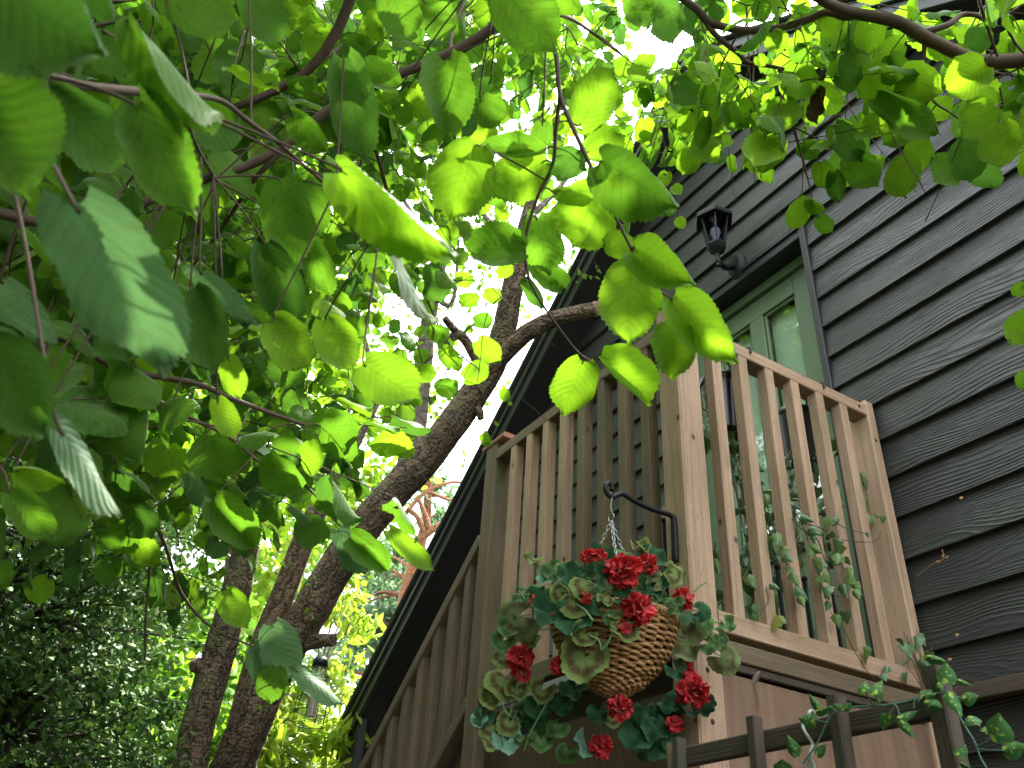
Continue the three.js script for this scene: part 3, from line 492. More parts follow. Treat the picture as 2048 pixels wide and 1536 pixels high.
function roundLeaf(s, ruf, cup) {
  const pos = [0, 0, 0], uv = [0.5, 0.42], idx = [], NA = 45, NR = 4;
  for (let r = 1; r <= NR; r++) for (let k = 0; k <= NA; k++) {
    const f = r / NR, a = mix(-2.72, 2.72, k / NA), lobe = 0.5 + 0.5 * Math.cos(a * 2.6), sc = (0.5 + 0.5 * Math.cos(k * 2.094)) * 0.07;
    const R = 0.5 * f * (1 - 0.06 * (1 - lobe) * f - sc * f * f) * (1 + 0.1 * (vnoise(a * 1.3, s, s) - 0.5));
    const x = R * Math.sin(a), y = R * Math.cos(a) + 0.42 - 0.42 + 0.0; pos.push(x, y, cup * f * f * 0.5 + ruf * f * f * 0.085 * Math.sin(a * 4.5 + s) + 0.06 * f * (vnoise(a * 2, f * 2, s + 1) - 0.5));
    uv.push(0.5 + Math.sin(a) * f * 0.49, 0.5 + Math.cos(a) * f * 0.49);
  }
  const n = NA + 1; for (let k = 0; k < NA; k++) idx.push(0, 1 + k + 1, 1 + k);
  for (let r = 0; r < NR - 1; r++) for (let k = 0; k < NA; k++) { const a = 1 + r * n + k; idx.push(a, a + 1, a + n, a + 1, a + n + 1, a + n); }
  return geom(pos, uv, idx);
}
const gLeaves = [0, 1, 2, 3].map((k) => roundLeaf(3 + k * 2, 0.6 + 0.35 * k, (k - 1.5) * 0.25));
const petalGeo = [0, 1, 2].map((s) => { const pos = [], uv = [], idx = []; for (let i = 0; i <= 5; i++) for (let j = -3; j <= 3; j++) { const t = i / 5, x = j / 3, w = 0.5 * Math.sin(Math.PI * Math.min(1, 0.1 + t * 0.78)) + 0.05; pos.push(x * w, t * (1 - 0.12 * x * x), 0.35 * t * t + 0.22 * x * x * w + 0.1 * Math.sin(x * 5 + s * 2 + t * 4) * t); uv.push(0.5 + x / 2, t); } for (let i = 0; i < 5; i++) for (let j = 0; j < 6; j++) { const a = i * 7 + j; idx.push(a, a + 1, a + 7, a + 1, a + 8, a + 7); } return geom(pos, uv, idx); });
const redTex = tex(64, 64, (u, v) => { const k = 0.7 + 0.35 * v + 0.25 * (vnoise(u * 14, v * 2, 671) - 0.5); return [k, k, k]; });
const RED = [[0.62, 0.012, 0.018], [0.5, 0.006, 0.012], [0.72, 0.03, 0.035]].map((c) => std({ color: lin(...c), map: redTex, roughness: 0.75, transmission: 0.3, thickness: 0, sheen: 0.3 }));
const geranium = thing('geranium_plant', 'red geranium with variegated leaves spilling over the wicker basket', 'plant', V(BC.x, RIM, BC.z));
{
  const G = (cx, cy) => [950 + cx / 3.656, 1080 + cy / 3.656];
  const D0 = 2.31, depth = (px, py) => { const r = Math.hypot(px - 1226, (py - 1250) * 0.8) / 150; return D0 - (r < 1 ? 0.21 * Math.sqrt(1 - r * r) : -0.05 * Math.min(1, r - 1)) - 0.005; };
  const centre = (d) => V(BC.x, RIM - 0.01, BC.z);
  const stems = new Tubes();
  const leaf = (cx, cy, dia, ty, back = 0) => {
    const [px, py] = G(cx, cy), d = depth(px, py) + back, c = at(px, py, d), R = dia / 3.656 / FPX * d * 1.42, to = CAM.clone().sub(c).normalize();
    const n = to.clone().addScaledVector(V(0, 1, 0), 0.35 + 0.5 * rnd()).add(V(gauss() * 0.55, gauss() * 0.3, gauss() * 0.55)).normalize();
    const out = c.clone().sub(centre()).addScaledVector(to, -c.clone().sub(centre()).dot(to)).normalize().add(V(gauss() * 0.5, -0.5 + gauss() * 0.3, gauss() * 0.5)).normalize();
    const y = out.addScaledVector(n, -out.dot(n)).normalize(), o = c.clone().addScaledVector(y, -R * 0.05);
    leafMesh(geranium, 'leaf', gLeaves[Math.floor(rnd() * 4)], GM[ty], orient(null, o, o.clone().addScaledVector(y, R), n, 0.95 + 0.15 * rnd()));
    if (rnd() < 0.35 && cy < 1000) { const s0 = centre().lerp(c, 0.45).add(V(gauss() * 0.02, 0.03, gauss() * 0.02)).addScaledVector(n, -0.015); stems.add(spline([s0, s0.clone().lerp(o, 0.5).addScaledVector(n, -0.012).add(V(0, 0.012, 0)), o.clone().addScaledVector(n, -0.002)], 6), 0.0022, 0.0016, 5); }
  };
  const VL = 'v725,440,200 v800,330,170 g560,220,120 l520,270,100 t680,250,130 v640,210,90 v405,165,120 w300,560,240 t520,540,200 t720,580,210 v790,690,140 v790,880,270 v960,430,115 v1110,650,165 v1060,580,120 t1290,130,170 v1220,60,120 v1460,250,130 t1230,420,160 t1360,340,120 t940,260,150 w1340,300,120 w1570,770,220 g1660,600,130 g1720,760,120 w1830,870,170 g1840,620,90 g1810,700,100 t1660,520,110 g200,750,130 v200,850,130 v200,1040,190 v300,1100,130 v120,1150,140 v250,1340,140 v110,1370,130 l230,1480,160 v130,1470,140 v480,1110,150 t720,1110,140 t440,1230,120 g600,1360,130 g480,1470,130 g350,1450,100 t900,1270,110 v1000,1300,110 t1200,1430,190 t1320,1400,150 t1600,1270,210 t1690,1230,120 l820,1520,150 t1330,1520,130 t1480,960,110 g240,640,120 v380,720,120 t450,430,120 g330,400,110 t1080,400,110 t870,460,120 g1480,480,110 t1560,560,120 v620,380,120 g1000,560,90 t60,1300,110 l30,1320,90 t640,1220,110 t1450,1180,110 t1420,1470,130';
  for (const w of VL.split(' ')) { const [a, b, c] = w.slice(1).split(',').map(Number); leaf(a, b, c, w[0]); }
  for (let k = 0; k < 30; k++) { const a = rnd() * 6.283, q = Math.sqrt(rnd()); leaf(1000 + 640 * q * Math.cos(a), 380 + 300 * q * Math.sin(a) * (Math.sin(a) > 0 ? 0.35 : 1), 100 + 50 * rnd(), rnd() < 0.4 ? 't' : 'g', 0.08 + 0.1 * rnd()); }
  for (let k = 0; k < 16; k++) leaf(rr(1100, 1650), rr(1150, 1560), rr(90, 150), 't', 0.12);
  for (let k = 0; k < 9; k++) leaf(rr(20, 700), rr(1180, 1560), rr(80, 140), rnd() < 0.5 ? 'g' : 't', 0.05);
  const head = (cx, cy, dia) => {
    const [px, py] = G(cx, cy), d = depth(px, py) - 0.015, c = at(px, py, d), R = dia / 3.656 / FPX * d * 0.44, h = sub(geranium, 'flower_head'), n = Math.round(clamp(dia / 5, 9, 44)), to = CAM.clone().sub(c).normalize(), ps = Math.max(0.016, Math.min(0.03, R * 0.85));
    for (let k = 0; k < n; k++) {
      const z = 1 - (k + 0.5) / n * 1.55, a = k * 2.39996, s = Math.sqrt(Math.max(0, 1 - z * z)), dir = V(s * Math.cos(a), z, s * Math.sin(a)).applyQuaternion(new THREE.Quaternion().setFromUnitVectors(V(0, 1, 0), to.clone().add(V(0, 0.5, 0)).normalize()));
      const b = c.clone().addScaledVector(dir, R * 0.45), t2 = V(gauss(), gauss(), gauss()).cross(dir).normalize().multiplyScalar(0.75).addScaledVector(dir, 0.55).normalize();
      leafMesh(h, 'petal', petalGeo[k % 3], RED[Math.floor(rnd() * 3)], orient(null, b, b.clone().addScaledVector(t2, ps * rr(0.85, 1.15)), dir.clone().add(V(gauss() * .2, gauss() * .2, gauss() * .2)), 1.05));
    }
    if (cy < 800) stems.add(spline([centre().lerp(c, 0.4).add(V(0, -0.0, 0)), centre().lerp(c, 0.75).add(V(0, 0.02, 0)), c.clone().addScaledVector(to, -R * 0.3)], 6), 0.002, 0.0018, 5);
  };
  for (const q of [[1090, 230, 250], [1265, 180, 140], [1190, 500, 215], [1520, 430, 150], [830, 120, 80], [910, 120, 80], [450, 450, 80], [620, 920, 125], [330, 860, 170], [340, 970, 130], [1590, 1100, 220], [1530, 920, 100], [1060, 1230, 170], [1460, 1350, 105], [920, 1510, 150], [820, 420, 50], [1100, 630, 45]]) head(...q);
  const line = (pts, r = 0.0026) => stems.add(spline(pts.map(([x, y]) => { const [a, b] = G(x, y); return at(a, b, depth(a, b) - 0.012); }), 16), r, r * 0.8, 6);
  line([[1180, 600], [1060, 625], [1000, 700], [960, 770], [925, 810]], 0.0034); line([[925, 810], [900, 730], [840, 700]]); line([[860, 590], [800, 510], [745, 470]], 0.003); line([[310, 1060], [280, 1180], [255, 1290]]); line([[255, 1290], [215, 1240], [205, 1200]]); line([[560, 1130], [480, 1270], [400, 1420], [360, 1536]]); line([[300, 900], [310, 1000], [305, 1080]]); line([[1600, 380], [1640, 340], [1690, 310]], 0.002); line([[930, 1290], [925, 1400], [900, 1540]]); line([[200, 1440], [205, 1536]]); line([[490, 450], [380, 450], [320, 370]]);
  put(geranium, 'stems', stems.build(), M.greenStem).userData.kind = 'stuff';
}

// ---------------------------------------------------------------- pots, stakes and ivy on the balcony
for (const [z, w] of [[0.655, 'nearer the corner post'], [0.285, 'nearer the house wall']]) {
  const p = thing('hanging_pot', 'black plastic pot hooked inside the side rail, ' + w, 'pot', V(-0.15, 3.07, z), 'pots hooked inside the balcony side rail');
  const g = new THREE.LatheGeometry([[0, 0], [0.058, 0], [0.062, 0.004], [0.072, 0.2], [0.077, 0.2], [0.077, 0.222], [0.066, 0.222], [0.064, 0.19], [0, 0.18]].map(([x, y]) => new THREE.Vector2(x, y)), 36); g.translate(-0.15, 3.07, z); put(p, 'body', g, M.plastic);
  put(p, 'hook', tube(spline([V(-0.085, 3.24, z), V(-0.082, 3.33, z), V(-0.075, 3.36, z), V(-0.03, 3.361, z), V(0.004, 3.356, z), V(0.005, 3.33, z)], 20), 0.004, 0.004, 6), M.plastic);
  const so = new THREE.CircleGeometry(0.064, 20); so.rotateX(-Math.PI / 2); so.translate(-0.15, 3.265, z); put(p, 'soil', so, M.soil);
}
for (const [x, z, h, w] of [[-0.12, 0.512, 0.34, 'nearest the corner post'], [-0.12, 0.39, 0.33, 'in the middle of the side rail'], [-0.12, 0.26, 0.33, 'nearest the house wall'], [-0.27, 0.85, 0.46, 'behind the front balusters']]) {
  const s = thing('plant_stake', 'thin black metal stake standing on the deck, ' + w, 'stake', V(x, 2.266, z), 'black stakes behind the balcony balusters');
  put(s, 'rod', tube([V(x, 2.266, z), V(x, 2.266 + h, z)], 0.0065, 0.0065, 8), M.blackMetal); const k = new THREE.SphereGeometry(0.011, 12, 8); k.translate(x, 2.27 + h, z); put(s, 'knob', k, M.blackMetal);
}
const ivyMap = tex(128, 128, (u, v) => { const x = Math.abs(u - 0.5) * 2, n = fbm(u * 5, v * 5, 701, 3, 5, 5), k = 0.8 + 0.35 * n + 0.35 * (1 - sstep(0.01, 0.05, x)) + 0.2 * (1 - sstep(0.03, 0.1, Math.abs(((v - x * 0.35) * 5) % 1 - 0.5))); return [k, k, k * 0.9]; });
M.ivy = std({ color: lin(0.065, 0.16, 0.045), map: ivyMap, roughness: 0.8, transmission: 0.3, thickness: 0, clearcoat: 0.7, clearcoatRoughness: 0.25 });
M.ivyPale = std({ color: lin(0.15, 0.27, 0.06), map: ivyMap, roughness: 0.8, transmission: 0.4, thickness: 0, clearcoat: 0.5, clearcoatRoughness: 0.3 });
M.ivyYellow = std({ color: lin(0.26, 0.30, 0.04), map: ivyMap, roughness: 0.8, transmission: 0.4, thickness: 0, clearcoat: 0.4 });
const ivyLeaf = (parent, c, size, mat, geo = ivyBlades, n0 = null, dir = null) => {
  const to = CAM.clone().sub(c).normalize(), n = (n0 ?? to.multiplyScalar(0.8).add(V(gauss() * 0.7, 0.45 + gauss() * 0.4, gauss() * 0.7))).normalize(), d = dir ?? V(gauss() * 0.8, -0.7 + 0.6 * gauss(), gauss() * 0.8).normalize();
  return leafMesh(parent, 'leaf', geo[Math.floor(rnd() * geo.length)], mat, orient(null, c, c.clone().addScaledVector(d, size), n, rr(0.85, 1.1)));
};
{
  const iv = thing('ivy_plant', 'ivy trailing from the pots and climbing inside the balcony side rail', 'plant', V(-0.15, 3.2, 0.5)), st = new Tubes();
  for (let k = 0; k < 26; k++) {
    const z0 = k < 18 ? (k % 2 ? 0.655 : 0.285) + gauss() * 0.05 : rr(0.1, 0.85), x0 = -0.14 + gauss() * 0.035, y0 = k < 18 ? 3.27 : rr(2.6, 3.0), n = 14, pts = []; let p = V(x0, y0, z0), dz = gauss() * 0.022, dx = gauss() * 0.012;
    const L = rr(0.3, 1.0);
    for (let i = 0; i < n; i++) { pts.push(p.clone()); p = p.clone().add(V(dx, i === 0 && k < 18 ? 0.02 : -L / n, dz)); p.x = clamp(p.x, -0.22, -0.055); p.z = clamp(p.z, 0.07, 0.88); p.y = Math.max(2.28, p.y); dz += gauss() * 0.012; dx += gauss() * 0.007; }
    const c = spline(pts, 26); st.add(c, 0.003, 0.0018, 4);
    for (let i = 2; i < 26; i += 2) if (rnd() < 0.92) ivyLeaf(iv, c[i].clone().add(V(gauss() * 0.012, 0, gauss() * 0.012)), rr(0.035, 0.07), rnd() < 0.62 ? M.ivy : rnd() < 0.85 ? M.ivyPale : M.ivyYellow);
  }
  const O = (x, y) => onX(1390 + x / 3.84, 980 + y / 3.84, 0.018 + 0.02 * rnd());
  for (const [x, y, s, m] of [[800, 190, 65], [1020, 245, 90, 1], [1110, 250, 80], [830, 370, 60], [905, 365, 80], [870, 470, 110, 1], [965, 590, 95], [985, 680, 80, 1], [1110, 480, 140, 1], [1120, 560, 75], [1140, 760, 100], [1150, 975, 90], [590, 745, 70], [480, 920, 90], [640, 1010, 110, 2], [1300, 1255, 110, 1], [1450, 220, 55], [1390, 200, 50], [1330, 340, 40], [1480, 1380, 60], [1440, 1440, 60]]) { const p = O(x, y); ivyLeaf(iv, p.add(V(0, s / 3.84 / FPX * 1.1, 0)), s / 3.84 / FPX * 3.3, m === 2 ? M.ivyYellow : m ? M.ivyPale : M.ivy); }
  for (const L of [[[745, 220], [830, 310], [940, 380], [990, 520], [1040, 640], [1070, 800], [1120, 1000], [1230, 1250], [1330, 1400], [1420, 1500]], [[800, 250], [960, 290], [1100, 370], [1290, 400], [1400, 380], [1430, 320]], [[980, 240], [1010, 450], [1070, 600], [1090, 760]], [[800, 330], [780, 410], [830, 440]], [[1060, 230], [1150, 290], [1340, 340]], [[545, 750], [560, 860], [500, 960]], [[920, 650], [1000, 760], [1130, 810], [1210, 750]]]) st.add(spline(L.map(([x, y]) => O(x, y)), 24), 0.0022, 0.0012, 5);
  for (let k = 0; k < 13; k++) { const p = V(rr(-0.005, 0.03), rr(2.25, 2.47), rr(0.0, 0.16)); ivyLeaf(iv, p, rr(0.03, 0.06), rnd() < 0.6 ? M.ivy : M.ivyPale); st.add(spline([V(0.01, 2.3 + gauss() * .06, 0.06), p.clone().add(V(0.01, 0.02, 0))], 5), 0.0016, 0.001, 4); }
  for (const L of [[[560, 300], [640, 420], [700, 560], [760, 700], [800, 860]], [[760, 150], [850, 330], [900, 520], [960, 700], [1010, 860], [1080, 1010]], [[1040, 300], [1090, 480], [1150, 640], [1180, 800]]]) { const c = spline(L.map(([x, y]) => O(x, y)), 16); st.add(c, 0.002, 0.0012, 5); for (let k = 1; k < 16; k += 2) ivyLeaf(iv, c[k].clone().add(V(0.012, 0.01 * gauss(), 0.012 * gauss())), rr(0.03, 0.055), rnd() < 0.5 ? M.ivy : M.ivyPale); }
  put(iv, 'stems', st.build(), M.vine).userData.kind = 'stuff';
}

// ---------------------------------------------------------------- trellis with a plastic garland and a hank of cable
{
  const Z = 1.3, t = thing('garden_trellis', 'dark weathered timber trellis standing in front of the plywood panel', 'trellis', V(0.55, 0, Z));
  const T = (x0, x1, y0, y1, z0, z1, m = M.brown) => put(t, x1 - x0 > y1 - y0 ? 'crosspiece' : 'upright', x1 - x0 > y1 - y0 ? boxT(x0, x1, y0 + 0.006, y1 - 0.002, z0, z1, 0.003) : boxT(x0 + 0.003, x1 - 0.004, y0, y1, z0, z1, 0.003), m);
  T(0.255, 0.88, 1.848, 1.893, Z - 0.022, Z - 0.002); for (const y of [1.62, 1.39, 1.16, 0.93]) T(0.255, 0.88, y, y + 0.04, Z - 0.022, Z - 0.002);
  T(0.258, 0.285, 0, 1.905, Z - 0.001, Z + 0.024); T(0.470, 0.500, 0, 1.912, Z - 0.001, Z + 0.024); T(0.664, 0.696, 0, 1.914, Z - 0.001, Z + 0.026); T(0.858, 0.895, 0, 1.922, Z - 0.001, Z + 0.03);
  const ps = tube(spline([V(0.235, 0, Z - 0.01), V(0.236, 1.2, Z - 0.012), V(0.234, 1.902, Z - 0.01)], 12), 0.022, 0.019, 12, { wob: 0.15 }); put(t, 'rustic_post', ps, M.palePost, 'pale rustic stake at the left end');
  const c = thing('cable_hank', 'pale green hank of cable looped over the trellis crosspiece', 'cable', V(0.6, 1.8, Z + 0.03));
  const CZ = (x, y, z = Z + 0.02) => onZ(1500 + x / 3.737, 1300 + y / 3.737, z);
  for (let k = 0; k < 6; k++) { const j = () => gauss() * 5; put(c, 'strand', tube(spline([CZ(495 + j(), 500 + j(), Z - 0.03), CZ(470 + j(), 462 + j(), Z - 0.012), CZ(440 + j(), 470 + j()), CZ(395 + j(), 560 + j()), CZ(430 + j(), 640 + j(), Z + 0.03), CZ(465 + j(), 700 + j()), CZ(455 + j() * 2, 780, Z + 0.028), CZ(420 + k * 14, 900), CZ(400 + k * 18, 1200, Z + 0.035)], 40), 0.0022, 0.0022, 6), M.cable); }
  const g = thing('pothos_garland', 'plastic pothos garland draped along the trellis and down beside the wall', 'garland', V(0.7, 1.9, Z + 0.05));
  const pm = tex(128, 128, (u, v) => { const n = fbm(u * 3, v * 6, 721, 4, 3, 6), x = Math.abs(u - 0.5) * 2, s = sstep(0.5, 0.6, n) * (1 - x * 0.6); return S3(mix3(mix3([0.03, 0.105, 0.032], [0.05, 0.15, 0.05], fbm(u * 9, v * 9, 725, 3, 9, 9)), [0.34, 0.42, 0.06], s), 0.85 + 0.3 * (1 - sstep(0.01, 0.05, x))); }, { srgb: true });
  const pd = std({ map: pm, color: lin(1.15, 1.2, 0.95), roughness: 0.85, transmission: 0.2, thickness: 0, specularIntensity: 0.4, clearcoat: 0.15, clearcoatRoughness: 0.3 }), pl = std({ map: pm, color: lin(1.5, 1.5, 1.2), roughness: 0.85, transmission: 0.3, thickness: 0, clearcoat: 0.12, specularIntensity: 0.4, clearcoatRoughness: 0.4 });
  const stems = new Tubes(), zz = Z + 0.04;
  const LL = [[860, 310, 865, 205, 95, 1], [945, 330, 1025, 200, 85, 1], [1480, 245, 1460, 80, 135, 0], [1300, 335, 1255, 290, 45, 1], [1310, 335, 1352, 305, 40, 1], [520, 435, 448, 312, 72, 0], [490, 460, 605, 400, 48, 1], [700, 445, 752, 393, 55, 1], [700, 445, 622, 400, 50, 1], [485, 520, 346, 497, 118, 0], [345, 795, 290, 645, 98, 0], [250, 915, 240, 825, 92, 0], [500, 785, 562, 700, 65, 0], [1035, 490, 1000, 614, 98, 0], [1120, 525, 1240, 662, 75, 0], [1120, 510, 1264, 440, 34, 1], [1300, 392, 1398, 415, 55, 0], [1595, 365, 1706, 345, 105, 0], [1560, 228, 1662, 265, 48, 1], [1482, 325, 1592, 490, 92, 0], [1625, 500, 1700, 541, 42, 1], [1835, 690, 1860, 515, 150, 1], [1890, 750, 2046, 715, 122, 1], [1750, 610, 1765, 560, 45, 1], [1560, 785, 1610, 690, 72, 0], [1575, 842, 1650, 880, 40, 0], [1320, 45, 1446, 70, 36, 1], [1290, 55, 1310, 108, 45, 1], [1400, 250, 1440, 300, 45, 0]];
  for (const [bx, by, tx, ty, w, k] of LL) { const a = CZ(bx, by, zz + 0.02 * rnd()), b = CZ(tx, ty, zz + 0.012 + 0.03 * gauss()), n = CAM.clone().sub(a).normalize().add(V(gauss() * 0.35, 0.3 + 0.3 * gauss(), gauss() * 0.35)); leafMesh(g, 'leaf', heartBlades[Math.floor(rnd() * 3)], k ? pl : pd, orient(null, a, b, n, clamp(w / Math.hypot(tx - bx, ty - by) / 0.86, 0.45, 1.25))); }
  const main = [[395, 850], [500, 700], [585, 520], [650, 455], [760, 428], [930, 420], [1100, 400], [1240, 365], [1290, 350], [1420, 320], [1475, 320], [1540, 450], [1600, 560], [1680, 690], [1720, 800], [1770, 890], [1800, 1000]].map(([x, y]) => CZ(x, y, zz - 0.004));
  stems.add(spline(main, 60), 0.0016, 0.0014, 6);
  for (const L of [[[860, 310], [890, 360], [920, 420]], [[945, 330], [935, 400], [930, 420]], [[1480, 240], [1470, 300], [1475, 320]], [[485, 520], [540, 535], [585, 540]], [[345, 795], [400, 850]], [[1035, 490], [1070, 430], [1080, 405]], [[1120, 510], [1105, 440], [1085, 405]], [[1225, 440], [1230, 380], [1290, 350]], [[1595, 365], [1550, 350], [1490, 325]], [[1835, 600], [1770, 680], [1690, 720]], [[1890, 750], [1800, 750], [1700, 738]], [[500, 780], [500, 720]], [[600, 420], [640, 455]], [[590, 500], [545, 460], [490, 455]]]) stems.add(spline(L.map(([x, y]) => CZ(x, y, zz + 0.004)), 8), 0.0012, 0.001, 5);
  put(g, 'stems', stems.build(), M.tealStem).userData.kind = 'stuff';
}
// small litter caught on the wall
{
  const l = thing('curled_leaf', 'curled yellow dead leaf stuck on the boards beside the wall post', 'dead leaf', onZ(1740, 826, 0.012)), c = l.position;
  for (let k = 0; k < 5; k++) leafMesh(l, 'leaf_piece', heroBlades[k % 4], M.driedLeaf, orient(null, c.clone().add(V(gauss() * .006, gauss() * .006, 0.004)), c.clone().add(V(gauss() * 0.03, gauss() * 0.02, 0.012 + 0.01 * rnd())), V(gauss(), gauss(), 1), 0.9));
  const w = thing('dead_moss', 'withered stalk hanging in a cobweb on the boards right of the balcony', 'dead stalk', onZ(1880, 1110, 0.01)), Q = (x, y) => onZ(1600 + x / 3.4286, 848 + y / 3.4286, 0.008 + 0.01 * rnd());
  put(w, 'stalk', tube(spline([Q(800, 1045), Q(850, 1005), Q(920, 955), Q(960, 945), Q(985, 915), Q(975, 860)], 14), 0.0012, 0.0012, 4), M.driedLeaf); for (const [x, y] of [[930, 945], [965, 905], [990, 915]]) leafMesh(w, 'leaf_piece', farBlade, M.driedLeaf, orient(null, Q(x, y), Q(x + 22, y - 14), V(0.4, 0.3, 1), 0.7));
  for (const [x, y, d] of [[1095, 500, 'below the second lap from the wall post top'], [1065, 1437, 'low on the boards above the timber rail'], [1480, 60, 'beside the topmost garland leaf']]) { const p = d.includes('garland') ? CZx(1480, 60) : Q(x, y); const s = thing('leaf_scrap', 'orange leaf scrap stuck on the boards ' + d, 'leaf scrap', p); leafMesh(s, 'leaf_piece', farBlade, M.driedLeaf, orient(null, p, p.clone().add(V(0.012, -0.008, 0.008)), V(0.2, 0.5, 1), 0.8)); }
  function CZx(x, y) { return onZ(1500 + x / 3.737, 1300 + y / 3.737, 0.008); }
  const f = thing('snagged_leaf', 'grey dead leaf with a dark stain snagged on the plywood panel', 'dead leaf', onX(1517, 1360, -0.012)), a = onX(1506, 1368, -0.012), b = onX(1521, 1343, 0.012); leafMesh(f, 'blade', heroBlades[2], std({ color: lin(0.23, 0.17, 0.14), roughness: 0.9 }), orient(null, a, b, V(1, 0.1, 0.5), 0.5));
  put(f, 'stalk', tube(spline([a, onX(1514, 1390, -0.008), onX(1517, 1420, -0.01)], 6), 0.0009, 0.0009, 4), M.deadBrown);
}
// ---------------------------------------------------------------- trees
const TINT = { fresh: [[0.165, 0.335, 0.012], [0.14, 0.3, 0.012], [0.13, 0.28, 0.016]], mid: [[0.1, 0.24, 0.012], [0.085, 0.21, 0.014]], yellow: [[0.2, 0.39, 0.014]], dark: [[0.055, 0.15, 0.018]] };
M.leafTint = leafM([1, 1, 1], { vertexColors: true, map: veinB });
M.leafFar = std({ color: lin(1, 1, 1), roughness: 0.95, transmission: 0.6, thickness: 0, clearcoat: 0.1, clearcoatRoughness: 0.4, specularIntensity: 0.25 });
const pickTint = (w) => { let r = rnd() * (w.fresh + w.mid + w.yellow + w.dark); for (const k of ['fresh', 'mid', 'yellow', 'dark']) { if ((r -= w[k]) < 0) { const l = TINT[k], c = l[Math.floor(rnd() * l.length)], j = rr(0.86, 1.14); return [k, c.map((x) => x * j)]; } } return ['mid', TINT.mid[0]]; };
const MATOF = { fresh: 'leafFresh', mid: 'leafMid', yellow: 'leafYellow', dark: 'leafDark' };
